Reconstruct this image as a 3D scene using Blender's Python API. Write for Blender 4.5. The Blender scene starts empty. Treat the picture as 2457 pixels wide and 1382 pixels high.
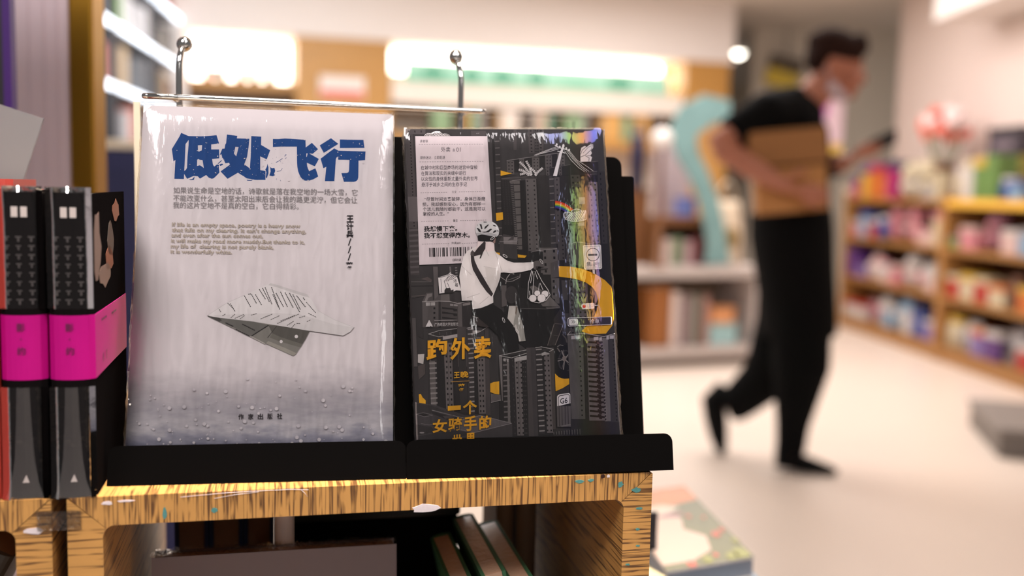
import bpy, bmesh, math, random
from mathutils import Vector, Matrix

# ---------------------------------------------------------------- camera, world, lights, exposure
SC = bpy.context.scene
COL = SC.collection
W_PX, H_PX = 2457.0, 1382.0
F_PX, CX, CY = 2389.0, 1228.5, 691.0
PITCH, ROLL = math.atan(237.0 / F_PX), math.radians(1.26)
CAM = Vector((0.0, 0.0, 1.04))
FWD = Vector((0, math.cos(PITCH), -math.sin(PITCH)))
_r0 = Vector((1, 0, 0)); _u0 = Vector((0, math.sin(PITCH), math.cos(PITCH)))
RGT = _r0 * math.cos(ROLL) + _u0 * math.sin(ROLL)
UPV = -_r0 * math.sin(ROLL) + _u0 * math.cos(ROLL)
cd = bpy.data.cameras.new('camera'); cam = bpy.data.objects.new('camera', cd); COL.objects.link(cam)
cd.sensor_width = 36.0; cd.sensor_fit = 'HORIZONTAL'; cd.lens = 36.0 * F_PX / W_PX
cd.clip_start = 0.02; cd.clip_end = 100
mw = Matrix((RGT, UPV, -FWD)).transposed().to_4x4(); mw.translation = CAM
cam.matrix_world = mw
cd.dof.use_dof = True; cd.dof.focus_distance = 0.578
cd.dof.aperture_fstop = cd.lens / 10.5; cd.dof.aperture_blades = 0
SC.camera = cam

vs = SC.view_settings
vs.view_transform = 'Standard'; vs.look = 'None'; vs.gamma = 1.0; vs.use_curve_mapping = False
vs.exposure = 0.0

wd = bpy.data.worlds.new('store_ambient'); SC.world = wd; wd.use_nodes = True
bg = wd.node_tree.nodes['Background']; bg.inputs[0].default_value = (1.0, 0.94, 0.92, 1); bg.inputs[1].default_value = 0.20

def area(name, loc, size, power, col=(1, .92, .82), aim=None, sy=None, spread=180):
    l = bpy.data.lights.new(name, 'AREA'); l.energy = power; l.color = col; l.size = size
    if sy: l.shape = 'RECTANGLE'; l.size_y = sy
    l.spread = math.radians(spread)
    o = bpy.data.objects.new(name, l); COL.objects.link(o); o.location = loc
    d = (Vector(aim) - Vector(loc)) if aim else Vector((0, 0, -1))
    o.rotation_euler = d.to_track_quat('-Z', 'Y').to_euler()
    return o
area('shelf_spotlight', (-0.02, 0.50, 2.55), 0.30, 7.0, (1, .90, .78), (-0.03, 0.56, 0.9), spread=40)
area('aisle_light_front', (-0.72, -0.9, 2.6), 0.7, 36.0, (1, .935, .935), (-0.1, 0.6, 0.95))
area('added_fill_right', (0.95, -0.6, 2.6), 0.7, 28.0, (1, .935, .935), (0.0, 0.6, 0.95))  # added unseen fill that brightens the right-hand book
area('aisle_light_middle', (1.45, 4.9, 2.68), 2.0, 60.0, (1, .94, .91))
area('aisle_light_far', (1.35, 6.9, 2.68), 1.8, 66.0, (1, .94, .92))
area('aisle_light_left', (-0.9, 5.2, 2.68), 2.2, 82.0, (1, .96, .94))
area('added_reflection_light', (2.0, -3.05, 2.6), .44, 24.0, (1, .97, .95), (2.0, -3.05, 0), sy=1.9).rotation_euler.z = math.atan2(-1.8, .68) + math.pi / 2  # added unseen lamp, placed to mirror a bright band in the right film
area('bookcase_cool_light', (-1.0, 5.6, 2.5), 1.2, 30.0, (.86, .94, 1), (-2.4, 6.4, 1.6))

# ---------------------------------------------------------------- helpers
def ray(px, py): return FWD + RGT * ((px - CX) / F_PX) - UPV * ((py - CY) / F_PX)
def at(px, py, depth): return CAM + ray(px, py) * depth
def on_z(px, py, z):
    r = ray(px, py); return CAM + r * ((z - CAM.z) / r.z)
def on_plane(px, py, p0, n):
    r = ray(px, py); return CAM + r * ((p0 - CAM).dot(n) / r.dot(n))

def lin(c):
    c = c / 255.0
    return c / 12.92 if c <= .04045 else ((c + .055) / 1.055) ** 2.4
def col(rgb, k=1.0):
    c = [lin(v) / k for v in rgb]; q = max(1.0, max(c) / .9)
    return tuple(v / q for v in c) + (1,)

MATS = {}
def mat(name, rgb, rough=.55, metal=0.0, k=1.0, coat=0.0, var=0.0, vscale=30, emit=None, estr=0.0, bump=0.0, bscale=80, spec=None):
    if name in MATS: return MATS[name]
    m = bpy.data.materials.new(name); m.use_nodes = True; nt = m.node_tree; b = nt.nodes['Principled BSDF']
    c = col(rgb, k); b.inputs['Base Color'].default_value = c
    b.inputs['Roughness'].default_value = rough; b.inputs['Metallic'].default_value = metal
    if spec is not None: b.inputs['Specular IOR Level'].default_value = spec
    if coat: b.inputs['Coat Weight'].default_value = coat; b.inputs['Coat Roughness'].default_value = .12
    if var or bump:
        tc = nt.nodes.new('ShaderNodeTexCoord'); nz = nt.nodes.new('ShaderNodeTexNoise')
        nz.inputs['Scale'].default_value = vscale if var else bscale; nz.inputs['Detail'].default_value = 3
        nt.links.new(tc.outputs['Object'], nz.inputs['Vector'])
        if var:
            mx = nt.nodes.new('ShaderNodeMix'); mx.data_type = 'RGBA'
            mx.inputs[6].default_value = tuple(v * (1 - var) for v in c[:3]) + (1,)
            mx.inputs[7].default_value = tuple(min(.95, v * (1 + var)) for v in c[:3]) + (1,)
            nt.links.new(nz.outputs['Fac'], mx.inputs[0]); nt.links.new(mx.outputs[2], b.inputs['Base Color'])
        if bump:
            bp = nt.nodes.new('ShaderNodeBump'); bp.inputs['Strength'].default_value = bump; bp.inputs['Distance'].default_value = .002
            nt.links.new(nz.outputs['Fac'], bp.inputs['Height']); nt.links.new(bp.outputs['Normal'], b.inputs['Normal'])
    if emit:
        b.inputs['Emission Color'].default_value = col(emit); b.inputs['Emission Strength'].default_value = estr
    MATS[name] = m
    return m

class MB:
    """collects polygons and links them as ONE mesh object"""
    def __init__(s): s.v = []; s.f = []; s.m = []; s.mats = []; s.sm = []
    def mi(s, m):
        if m not in s.mats: s.mats.append(m)
        return s.mats.index(m)
    def add(s, verts, faces, m, smooth=False):
        o = len(s.v); s.v += [tuple(p) for p in verts]; i = s.mi(m)
        for f in faces: s.f.append([a + o for a in f]); s.m.append(i); s.sm.append(smooth)
        return s
    def box(s, c, d, m, rz=0.0, rot=None, bev=0.0):
        hx, hy, hz = d[0] / 2, d[1] / 2, d[2] / 2
        R = rot if rot is not None else Matrix.Rotation(rz, 3, 'Z')
        c = Vector(c)
        if bev > 0:
            b = min(bev, hx * .8, hy * .8, hz * .8); bm = bmesh.new()
            bmesh.ops.create_cube(bm, size=1); bmesh.ops.scale(bm, vec=(2 * hx, 2 * hy, 2 * hz), verts=bm.verts)
            bmesh.ops.bevel(bm, geom=bm.edges[:], offset=b, segments=2, profile=.5, affect='EDGES')
            bm.verts.index_update()
            vs_ = [c + R @ v.co for v in bm.verts]; fs = [[v.index for v in f.verts] for f in bm.faces]; bm.free()
            return s.add(vs_, fs, m)
        vs_ = [c + R @ Vector((sx * hx, sy * hy, sz * hz)) for sz in (-1, 1) for sx, sy in ((-1, -1), (1, -1), (1, 1), (-1, 1))]
        return s.add(vs_, [(3, 2, 1, 0), (4, 5, 6, 7), (0, 1, 5, 4), (1, 2, 6, 5), (2, 3, 7, 6), (3, 0, 4, 7)], m)
    def prism(s, pts, a, b, m, smooth=False):
        """polygon given by 3-D points pts swept by vector b-a (pts at a offset)"""
        n = len(pts); A = [Vector(p) + Vector(a) for p in pts]; B = [Vector(p) + Vector(b) for p in pts]
        o = len(s.v)
        s.add(A + B, [list(range(n))[::-1], [n + i for i in range(n)]], m)
        s.add(A + B, [(i, (i + 1) % n, n + (i + 1) % n, n + i) for i in range(n)], m, smooth)
        return s
    def loft(s, rings, m, smooth=True, cap=True):
        n = len(rings[0]); vs_ = [p for r in rings for p in r]; fs = []
        for k in range(len(rings) - 1):
            for i in range(n):
                j = (i + 1) % n
                fs.append((k * n + i, k * n + j, (k + 1) * n + j, (k + 1) * n + i))
        if cap: fs.append(list(range(n))[::-1]); fs.append([(len(rings) - 1) * n + i for i in range(n)])
        return s.add(vs_, fs, m, smooth)
    def tube(s, path, r, m, n=12, ref=None):
        path = [Vector(p) for p in path]; rr = r if isinstance(r, (list, tuple)) else [r] * len(path)
        rings = []; up = None
        for i, p in enumerate(path):
            t = (path[min(i + 1, len(path) - 1)] - path[max(i - 1, 0)]).normalized()
            if up is None:
                up = Vector((0, 0, 1)) if abs(t.z) < .9 else Vector((1, 0, 0))
            a = (up - t * up.dot(t)).normalized(); b = t.cross(a); up = a
            q = rr[i]; ra, rb = q if isinstance(q, tuple) else (q, q)
            rings.append([p + a * ra * math.cos(2 * math.pi * k / n) + b * rb * math.sin(2 * math.pi * k / n) for k in range(n)])
        return s.loft(rings, m)
    def lathe(s, prof, m, c=(0, 0, 0), n=20, smooth=True):
        c = Vector(c)
        rings = [[c + Vector((r * math.cos(2 * math.pi * k / n), r * math.sin(2 * math.pi * k / n), z)) for k in range(n)] for r, z in prof]
        return s.loft(rings, m, smooth)
    def ball(s, c, r, m, n=16, sc=(1, 1, 1), rot=None):
        c = Vector(c); R = rot or Matrix.Identity(3); rings = []
        for i in range(1, n // 2):
            a = -math.pi / 2 + math.pi * i / (n // 2)
            rings.append([c + R @ Vector((r * sc[0] * math.cos(a) * math.cos(2 * math.pi * k / n), r * sc[1] * math.cos(a) * math.sin(2 * math.pi * k / n), r * sc[2] * math.sin(a))) for k in range(n)])
        o = len(s.v); s.loft(rings, m, True, False)
        b = c + R @ Vector((0, 0, -r * sc[2])); t = c + R @ Vector((0, 0, r * sc[2]))
        N = len(rings)
        s.add([b] + rings[0], [(0, (k + 1) % n + 1, k + 1) for k in range(n)], m, True)
        s.add([t] + rings[-1], [(0, k + 1, (k + 1) % n + 1) for k in range(n)], m, True)
        return s
    def build(s, name, parent=None, M=None):
        me = bpy.data.meshes.new(name); me.from_pydata(s.v, [], s.f); me.update()
        for m in s.mats: me.materials.append(m)
        for p, i, sm in zip(me.polygons, s.m, s.sm): p.material_index = i; p.use_smooth = sm
        bm = bmesh.new(); bm.from_mesh(me); bmesh.ops.remove_doubles(bm, verts=bm.verts, dist=1e-7)
        bm.to_mesh(me); bm.free()
        o = bpy.data.objects.new(name, me); COL.objects.link(o)
        if parent is not None: o.parent = parent
        if M is not None: o.matrix_local = M
        return o

def tag(o, label=None, cat=None, group=None, kind=None):
    if label: o['label'] = label
    if cat: o['category'] = cat
    if group: o['group'] = group
    if kind: o['kind'] = kind
    return o
def thing(name, label, cat, M=None, group=None):
    o = bpy.data.objects.new(name, None); COL.objects.link(o); o.empty_display_size = .05
    if M is not None: o.matrix_world = M
    return tag(o, label, cat, group)
def T(loc, rz=0.0): return Matrix.Translation(Vector(loc)) @ Matrix.Rotation(rz, 4, 'Z')
def frame(o, u, v):
    u = u.normalized(); n = u.cross(v).normalized(); v = n.cross(u)
    M = Matrix((u, v, n)).transposed().to_4x4(); M.translation = o
    return M
def struct(mb, name, M=None):
    o = mb.build(name, None, M); o['kind'] = 'structure'; return o
def rrect(x0, y0, x1, y1, r, n=5, corners='abcd'):
    pts = []
    for key, cx, cy, a0 in (('a', x0 + r, y0 + r, 180), ('b', x1 - r, y0 + r, 270), ('c', x1 - r, y1 - r, 0), ('d', x0 + r, y1 - r, 90)):
        if key in corners:
            for i in range(n + 1):
                a = math.radians(a0 + 90 * i / n); pts.append((cx + r * math.cos(a), cy + r * math.sin(a)))
        else:
            pts.append({'a': (x0, y0), 'b': (x1, y0), 'c': (x1, y1), 'd': (x0, y1)}[key])
    return pts

TEXTS = {}
def text_mesh(body, bold=0.0):
    """outlines of a line of text as (verts, faces) in em units"""
    key = (body, bold)
    if key in TEXTS: return TEXTS[key]
    c = bpy.data.curves.new('t', 'FONT'); c.body = body; c.offset = bold; c.resolution_u = 2
    o = bpy.data.objects.new('t', c); COL.objects.link(o)
    dg = bpy.context.evaluated_depsgraph_get(); dg.update()
    me = bpy.data.meshes.new_from_object(o.evaluated_get(dg))
    r = ([tuple(v.co) for v in me.vertices], [list(p.vertices) for p in me.polygons])
    bpy.data.objects.remove(o); bpy.data.curves.remove(c); bpy.data.meshes.remove(me)
    TEXTS[key] = r
    return r

class Art:
    """print on a flat cover: every shape is laid on the cover's plane, in the cover's own coordinates"""
    def __init__(s, M, mb, k=0.94):
        s.M = M; s.I = M.inverted(); s.mb = mb; s.z = 0.0; s.k = k; s.n = M.to_3x3() @ Vector((0, 0, 1)); s.o = M.translation
        s.clip = None
    def uv(s, p):
        q = s.I @ on_plane(p[0], p[1], s.o, s.n); return q.x, q.y
    def ink(s, rgb): return mat('ink_%d_%d_%d_%d' % (rgb + (int(s.k * 100),)), rgb, .55, k=s.k, spec=.12)
    def step(s): s.z += 2.5e-6
    def poly(s, pts, rgb, step=True):
        if step: s.step()
        uv = [s.uv(p) for p in pts]
        s.mb.add([(x, y, s.z) for x, y in uv], [list(range(len(uv)))], s.ink(rgb))
    def line(s, pts, w, rgb):
        s.step()
        for (x0, y0), (x1, y1) in zip(pts[:-1], pts[1:]):
            dx, dy = x1 - x0, y1 - y0; l = math.hypot(dx, dy) or 1; nx, ny = -dy / l * w / 2, dx / l * w / 2
            ex, ey = dx / l * w * .2, dy / l * w * .2
            s.poly([(x0 + nx - ex, y0 + ny - ey), (x0 - nx - ex, y0 - ny - ey), (x1 - nx + ex, y1 - ny + ey), (x1 + nx + ex, y1 + ny + ey)], rgb, False)
    def dash(s, p, q, n, w, rgb, duty=.55):
        s.step()
        for i in range(n):
            a, b = i / n, (i + duty) / n
            s.z -= 2.5e-6
            s.line([(p[0] + (q[0] - p[0]) * a, p[1] + (q[1] - p[1]) * a), (p[0] + (q[0] - p[0]) * b, p[1] + (q[1] - p[1]) * b)], w, rgb)
    def ell(s, c, rx, ry, rgb, n=18, rot=0):
        cr, sr = math.cos(rot), math.sin(rot)
        s.poly([(c[0] + rx * math.cos(a) * cr - ry * math.sin(a) * sr, c[1] + rx * math.cos(a) * sr + ry * math.sin(a) * cr) for a in [2 * math.pi * i / n for i in range(n)]], rgb)
    def ring(s, c, r, w, rgb, n=22):
        s.line([(c[0] + r * math.cos(2 * math.pi * i / n), c[1] + r * math.sin(2 * math.pi * i / n)) for i in range(n + 1)], w, rgb)
    def text(s, body, p0, p1, h, rgb, bold=0.0, fit=True, shear=0.0):
        """p0, p1: left and right ends of the base line, h: height of one em"""
        s.step(); V, Fc = text_mesh(body, bold)
        x0 = min(v[0] for v in V); x1 = max(v[0] for v in V)
        pts = []
        for x, y, _ in V:
            t = (x - x0) / (x1 - x0) + shear * y
            px = p0[0] + (p1[0] - p0[0]) * t; py = p0[1] + (p1[1] - p0[1]) * t - y * h
            u = s.uv((px, py)); pts.append((u[0], u[1], s.z))
        s.mb.add(pts, Fc, s.ink(rgb))
    def glyph(s, ch, x0, y0, x1, y1, rgb, bold=.02, slope=0.0):
        """one character filling a box"""
        s.step(); V, Fc = text_mesh(ch, bold)
        a0 = min(v[0] for v in V); a1 = max(v[0] for v in V); b0 = min(v[1] for v in V); b1 = max(v[1] for v in V)
        pts = []
        for x, y, _ in V:
            fx = (x - a0) / max(a1 - a0, 1e-6); fy = (y - b0) / max(b1 - b0, 1e-6)
            u = s.uv((x0 + (x1 - x0) * fx, y1 + (y0 - y1) * fy - slope * (x1 - x0) * (fx - .5)))
            pts.append((u[0], u[1], s.z))
        s.mb.add(pts, Fc, s.ink(rgb))
# ---------------------------------------------------------------- frames of the foreground shelf
SZ = .877
SA = math.radians(13)
S_O = Vector((.0832, .5694, SZ))
MS = T(S_O, SA)
def S(x, y, z=0.0): return MS @ Vector((x, y, z))
WA, WT = math.radians(9.39), math.radians(17.575)
def tilted(o, yaw, tilt, roll=0.0):
    ex = Vector((math.cos(yaw), math.sin(yaw), 0)); ey = Vector((-math.sin(yaw), math.cos(yaw), 0))
    up = Vector((0, 0, 1)) * math.cos(tilt) + ey * math.sin(tilt)
    u = ex * math.cos(roll) + up * math.sin(roll); v = -ex * math.sin(roll) + up * math.cos(roll)
    return frame(Vector(o), u, v)
W_O = Vector((-.20876, .53071, .89587)); R_O = Vector((-.05268, .55417, .89679)); R_T = math.radians(13.275)
MWH = tilted(W_O, WA, WT, math.radians(-.206))
MRB = tilted(R_O, WA, R_T, math.radians(1.787))
MWS = tilted(W_O, WA, WT)
MRS = tilted(R_O, WA, R_T, math.radians(.5))

# ---------------------------------------------------------------- materials of the foreground
def wood_mat(name, axis, base=(184, 136, 74), dark=(88, 56, 28), dens=1.0):
    m = bpy.data.materials.new(name); m.use_nodes = True; nt = m.node_tree; b = nt.nodes['Principled BSDF']
    N = nt.nodes.new; L = nt.links.new
    tc = N('ShaderNodeTexCoord')
    def noise(vec, det, rough=.5):
        mp = N('ShaderNodeMapping'); mp.inputs['Scale'].default_value = vec; L(tc.outputs['Object'], mp.inputs['Vector'])
        nz = N('ShaderNodeTexNoise'); nz.inputs['Scale'].default_value = 1; nz.inputs['Detail'].default_value = det; nz.inputs['Roughness'].default_value = rough
        if 'Distortion' in nz.inputs: nz.inputs['Distortion'].default_value = .12
        L(mp.outputs[0], nz.inputs['Vector']); return nz
    v1 = {'x': (300, 6, 9), 'z': (9, 6, 300), 'y': (300, 6, 9)}[axis]
    v2 = {'x': (120, 8, 14), 'z': (12, 8, 120), 'y': (90, 8, 14)}[axis]
    v3 = {'x': (260, 40, 60), 'z': (50, 40, 260), 'y': (900, 60, 90)}[axis]
    n1, n2, n3 = noise(v1, 2.0), noise(v2, 2.0), noise(v3, 1.0)
    r1 = N('ShaderNodeValToRGB'); e = r1.color_ramp.elements; e[0].position = .455; e[0].color = (1, 1, 1, 1); e[1].position = .55; e[1].color = (1, 1, 1, 1)
    q = e.new(.492); q.color = (0, 0, 0, 1); q = e.new(.506); q.color = (0, 0, 0, 1)
    L(n1.outputs['Fac'], r1.inputs[0])
    r3 = N('ShaderNodeValToRGB'); e = r3.color_ramp.elements; e[0].position = .50; e[0].color = (0, 0, 0, 1); e[1].position = .66; e[1].color = (1, 1, 1, 1)
    L(n3.outputs['Fac'], r3.inputs[0])
    mx = N('ShaderNodeMix'); mx.data_type = 'RGBA'; bb = col(base); mx.inputs[6].default_value = tuple(v * .80 for v in bb[:3]) + (1,); mx.inputs[7].default_value = tuple(v * 1.18 for v in bb[:3]) + (1,)
    L(n2.outputs['Fac'], mx.inputs[0])
    mul = N('ShaderNodeMath'); mul.operation = 'MAXIMUM'; L(r1.outputs[0], mul.inputs[0]); L(r3.outputs[0], mul.inputs[1])
    m2 = N('ShaderNodeMix'); m2.data_type = 'RGBA'; m2.inputs[6].default_value = col(dark); L(mx.outputs[2], m2.inputs[7]); L(mul.outputs[0], m2.inputs[0])
    L(m2.outputs[2], b.inputs['Base Color']); b.inputs['Roughness'].default_value = .42
    bp = N('ShaderNodeBump'); bp.inputs['Strength'].default_value = .12; bp.inputs['Distance'].default_value = .0006; L(mul.outputs[0], bp.inputs['Height']); L(bp.outputs[0], b.inputs['Normal'])
    return m
OAK_X = wood_mat('oak_laminate_crosswise', 'x'); OAK_Z = wood_mat('oak_laminate_upright', 'z')
BLACK_METAL = mat('black_powder_coat', (9, 8, 8), .85, spec=.0)
CHROME = mat('chrome', (205, 203, 200), .08, 1.0)
PAGES = mat('page_edges', (226, 212, 192), .8, var=.08, vscale=400)
PAPER_BLOCK = mat('grey_brown_page_edges', (150, 128, 108), .75, var=.1, vscale=300)
PAINT_TEAL = mat('teal_paint_fleck', (72, 128, 124), .6, var=.2, vscale=900)
PAPER_SCRAP = mat('torn_paper_scrap', (206, 196, 198), .8, var=.08, vscale=700)
MITRE = mat('mitre_joint', (40, 24, 12), .8)

def film_mat(name, scale=(60, 60, 60), strength=.35, tint=None):
    """thin clear shrink film: see-through with a wrinkled gloss"""
    m = bpy.data.materials.new(name); m.use_nodes = True; nt = m.node_tree; N = nt.nodes.new; L = nt.links.new
    nt.nodes.remove(nt.nodes['Principled BSDF']); out = nt.nodes['Material Output']
    tr = N('ShaderNodeBsdfTransparent'); gl = N('ShaderNodeBsdfGlossy'); gl.inputs['Roughness'].default_value = .07
    fr = N('ShaderNodeFresnel'); fr.inputs[0].default_value = 1.5
    tc = N('ShaderNodeTexCoord'); mp = N('ShaderNodeMapping'); mp.inputs['Scale'].default_value = scale; L(tc.outputs['Object'], mp.inputs[0])
    nz = N('ShaderNodeTexNoise'); nz.inputs['Scale'].default_value = 1; nz.inputs['Detail'].default_value = 4; L(mp.outputs[0], nz.inputs['Vector'])
    bp = N('ShaderNodeBump'); bp.inputs['Strength'].default_value = strength; bp.inputs['Distance'].default_value = .002; L(nz.outputs['Fac'], bp.inputs['Height'])
    L(bp.outputs[0], gl.inputs['Normal']); L(bp.outputs[0], fr.inputs['Normal'])
    mx = N('ShaderNodeMixShader'); L(fr.outputs[0], mx.inputs[0]); L(tr.outputs[0], mx.inputs[1]); L(gl.outputs[0], mx.inputs[2]); L(mx.outputs[0], out.inputs[0])
    if tint: tint(nt, gl, tc)
    return m
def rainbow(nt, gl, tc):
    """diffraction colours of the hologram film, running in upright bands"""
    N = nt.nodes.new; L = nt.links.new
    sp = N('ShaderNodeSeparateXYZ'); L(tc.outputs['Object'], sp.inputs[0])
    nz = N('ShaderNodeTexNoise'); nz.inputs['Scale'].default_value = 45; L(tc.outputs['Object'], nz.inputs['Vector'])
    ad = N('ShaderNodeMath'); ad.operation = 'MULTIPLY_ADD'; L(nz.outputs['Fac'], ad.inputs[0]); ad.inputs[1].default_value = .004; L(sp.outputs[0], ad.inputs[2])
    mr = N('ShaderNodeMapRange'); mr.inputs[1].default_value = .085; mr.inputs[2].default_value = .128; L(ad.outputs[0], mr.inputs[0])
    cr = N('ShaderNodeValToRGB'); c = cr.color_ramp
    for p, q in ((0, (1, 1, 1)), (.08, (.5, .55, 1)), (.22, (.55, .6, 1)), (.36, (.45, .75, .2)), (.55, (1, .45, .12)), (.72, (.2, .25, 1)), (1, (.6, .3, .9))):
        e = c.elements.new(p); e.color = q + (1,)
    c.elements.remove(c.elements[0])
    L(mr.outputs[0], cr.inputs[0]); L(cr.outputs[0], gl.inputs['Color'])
FILM = film_mat('clear_shrink_film', (90, 26, 60), .30)
FILM_FINE = film_mat('crinkled_shrink_film', (420, 160, 300), .8)
FILM_RAINBOW = film_mat('rainbow_reflection_film', (70, 26, 70), .42, rainbow)  # rainbow reflection is painted into this film's gloss colour

# ---------------------------------------------------------------- box shelves
def box_shelf(x0, x1, depth, height, label, wl=.0172, wr=.0172, top=.0155):
    t = thing('box_shelf', label, 'shelf', MS)
    z1, r, g = 0.0, .006, .00012
    xi0, xi1, zi = x0 + wl, x1 - wr, -top
    def arc(cx, cz, a0, a1, n=5): return [(cx + r * math.cos(math.radians(a0 + (a1 - a0) * i / n)), cz + r * math.sin(math.radians(a0 + (a1 - a0) * i / n))) for i in range(n + 1)]
    c = .0008
    topp = [(x0 + c, -.0), (x1 - c, 0)] + arc(xi1 - r, zi - r, 45, 90) + arc(xi0 + r, zi - r, 90, 135)
    def ext(pts, m, name):
        mb = MB(); mb.prism([(x, 0, z) for x, z in pts], (0, 0, 0), (0, depth, 0), m)
        return mb.build(name, t)
    def fix(pts): return pts
    ext([(x0 + c, -g), (x0 + 2 * c, 0), (x1 - 2 * c, 0), (x1 - c, -g)] + arc(xi1 - r, zi - r, 46, 90) + arc(xi0 + r, zi - r, 90, 134), OAK_X, 'top_board')
    zb = -height
    ext([(x0, zb), (x0, -c), (x0 + c * .7, -c * .7)] + arc(xi0 + r, zi - r, 136, 180) + [(xi0, zb)], OAK_Z, 'side_panel')
    ext([(xi1, zb)] + arc(xi1 - r, zi - r, 0, 44) + [(x1 - c * .7, -c * .7), (x1, -c), (x1, zb)], OAK_Z, 'side_panel')
    ext([(xi0, zb), (xi0, zb + top), (xi1, zb + top), (xi1, zb)], OAK_X, 'bottom_board')
    return t
SHELF = box_shelf(-.3178, .0016, .275, .30, 'oak laminate box shelf with mitred corners under the two book displays')
SHELF_L = box_shelf(-.66, -.3252, .275, .30, 'oak laminate box shelf at the left edge, under the black books')
mb = MB()
def blob(x, z, w, h, m, y=-.0003, seed=0, n=11):
    rr = random.Random(seed)
    mb.prism([(x + w / 2 * math.cos(2 * math.pi * i / n) * rr.uniform(.7, 1.15), y, z + h / 2 * math.sin(2 * math.pi * i / n) * rr.uniform(.6, 1.15)) for i in range(n)][::-1], (0, 0, 0), (0, .0004, 0), m)
for i, (x, z, w, h) in enumerate(((-.043, -.0035, .0055, .0022), (-.036, -.0032, .004, .0018), (-.018, -.0065, .0035, .004), (-.008, -.0102, .006, .0032), (-.0065, -.034, .003, .0016), (-.006, -.0215, .004, .0016), (-.27, -.0105, .0022, .007), (-.245, -.010, .004, .003), (-.006, -.044, .003, .0013), (-.012, -.055, .003, .0014))):
    mb = MB(); blob(x, z, w, h, PAINT_TEAL, seed=i); mb.build('paint_fleck', SHELF)
for i, (x, z, w, h) in enumerate(((-.1325, -.0150, .0165, .0052), (-.2985, -.0035, .006, .0022), (-.289, -.0028, .008, .0014))): mb = MB(); blob(x, z, w, h, PAPER_SCRAP, seed=20 + i); mb.build('torn_label', SHELF)
mb = MB(); blob(-.0255, -.0012, .0022, .0022, PAPER_SCRAP, seed=31); mb.build('torn_label', SHELF); mb = MB(); blob(-.029, -.0012, .0026, .003, mat('chip_brown', (70, 38, 28), .7), seed=33); mb.build('chip', SHELF)
for (a, b) in (((-.262, -.002), (-.215, -.0005)), ((-.245, -.0036), (-.222, -.0012)), ((-.215, -.0006), (-.196, -.0012)), ((-.200, -.001), (-.1965, -.005))):
    mb.tube([(a[0], -.0003, a[1]), ((a[0] + b[0]) / 2, -.0009, (a[1] + b[1]) / 2 + .0006), (b[0], -.0003, b[1])], .00012, PAPER_SCRAP, 6); mb.build('film_scrap', SHELF); mb = MB()
mb = MB(); blob(-.3335, -.0165, .010, .004, PAPER_SCRAP, seed=41); mb.build('torn_label', SHELF_L); mb = MB(); blob(-.36, -.012, .004, .003, PAINT_TEAL, seed=42); mb.build('paint_fleck', SHELF_L)
mb = MB(); mb.box((-.3215, -.0006, -.0115), (.021, .0004, .010), FILM_FINE); o = mb.build('clear_tape'); o.matrix_world = MS
tag(o, 'strip of clear tape across the gap between the two box shelves', 'tape')

# ---------------------------------------------------------------- display stands of bent black sheet
def stand(M, x0, x1, h, lip, label, tray=.028, plate_x1=None, plate_x0=None, tilt=.3, leg_x=None):
    t = thing('book_display_stand', label, 'display stand', M)
    px1 = plate_x1 or x1; px0 = x0 if plate_x0 is None else plate_x0
    b = -.0008
    mb = MB(); mb.prism([(x, y, 0) for x, y in rrect(x0, -lip, x1, .0002, .005, 6, 'cd')], (0, 0, .0034), (0, 0, .0046), BLACK_METAL)
    mb.build('front_lip', t)
    sl = math.tan(tilt); yb_ = -lip + (tray + .0046) * sl
    mb = MB(); mb.prism([(x0, -lip + .0010, .0044), (x0, yb_ + .0010, -tray), (x0, yb_ + .0003, -tray), (x0, -lip + .0003, .0044)], (0, 0, 0), (x1 - x0, 0, 0), BLACK_METAL); mb.build('tray', t)
    mb = MB(); mb.prism([(x, y, 0) for x, y in rrect(px0, yb_ + .0004, px1, h, .006, 6, 'cd')], (0, 0, -tray), (0, 0, -tray + .0012), BLACK_METAL); mb.build('back_plate', t)
    Mi = M.inverted()
    foot = Mi @ Vector((M @ Vector(((x0 + px1) / 2, h * .55, -tray - .001))))
    wtop = M @ Vector(((x0 + px1) / 2, h * .55, -tray - .001)); ey = Vector((-math.sin(SA), math.cos(SA), 0))
    wbot = Vector((wtop.x, wtop.y, SZ + .0032)) + ey * .035
    mb = MB(); mb.tube([Mi @ wtop, Mi @ wbot], .0028, BLACK_METAL, 8); mb.build('easel_leg', t)
    return t
ST_L = stand(MWS, -.0075, .1520, .191, .0208, 'black metal display stand holding the white book', tray=.0235, plate_x0=.008, plate_x1=.1585, tilt=WT)
ST_R = stand(MRS, -.0057, .1500, .176, .0212, 'black metal display stand holding the dark city book', tray=.0325, plate_x1=.136, plate_x0=-.004, tilt=R_T, leg_x=.002)

# ---------------------------------------------------------------- white poetry book
def flat_book(M, w, y0, y1, th, label, name, cover_m, art, spine_m=None, r=.0012):
    t = thing(name, label, 'book', M)
    mb = MB()
    mb.prism([(x, y, 0) for x, y in rrect(0, y0, w, y1, r, 3)], (0, 0, -.0009), (0, 0, 0), cover_m)
    if art: art(M, mb)
    mb.build('front_cover', t)
    mb = MB(); mb.prism([(x, y, 0) for x, y in rrect(0, y0, w, y1, r, 3)], (0, 0, -th), (0, 0, -th + .0009), cover_m); mb.build('back_cover', t)
    mb = MB(); mb.box((.0005, (y0 + y1) / 2, -th / 2), (.001, y1 - y0 - .0004, th - .0018), spine_m or cover_m); mb.build('spine', t)
    mb = MB(); mb.box((w / 2 + .0002, (y0 + y1) / 2, -th / 2), (w - .0026, y1 - y0 - .0016, th - .0018), PAGES, bev=.0004); mb.build('page_block', t)
    return t
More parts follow.
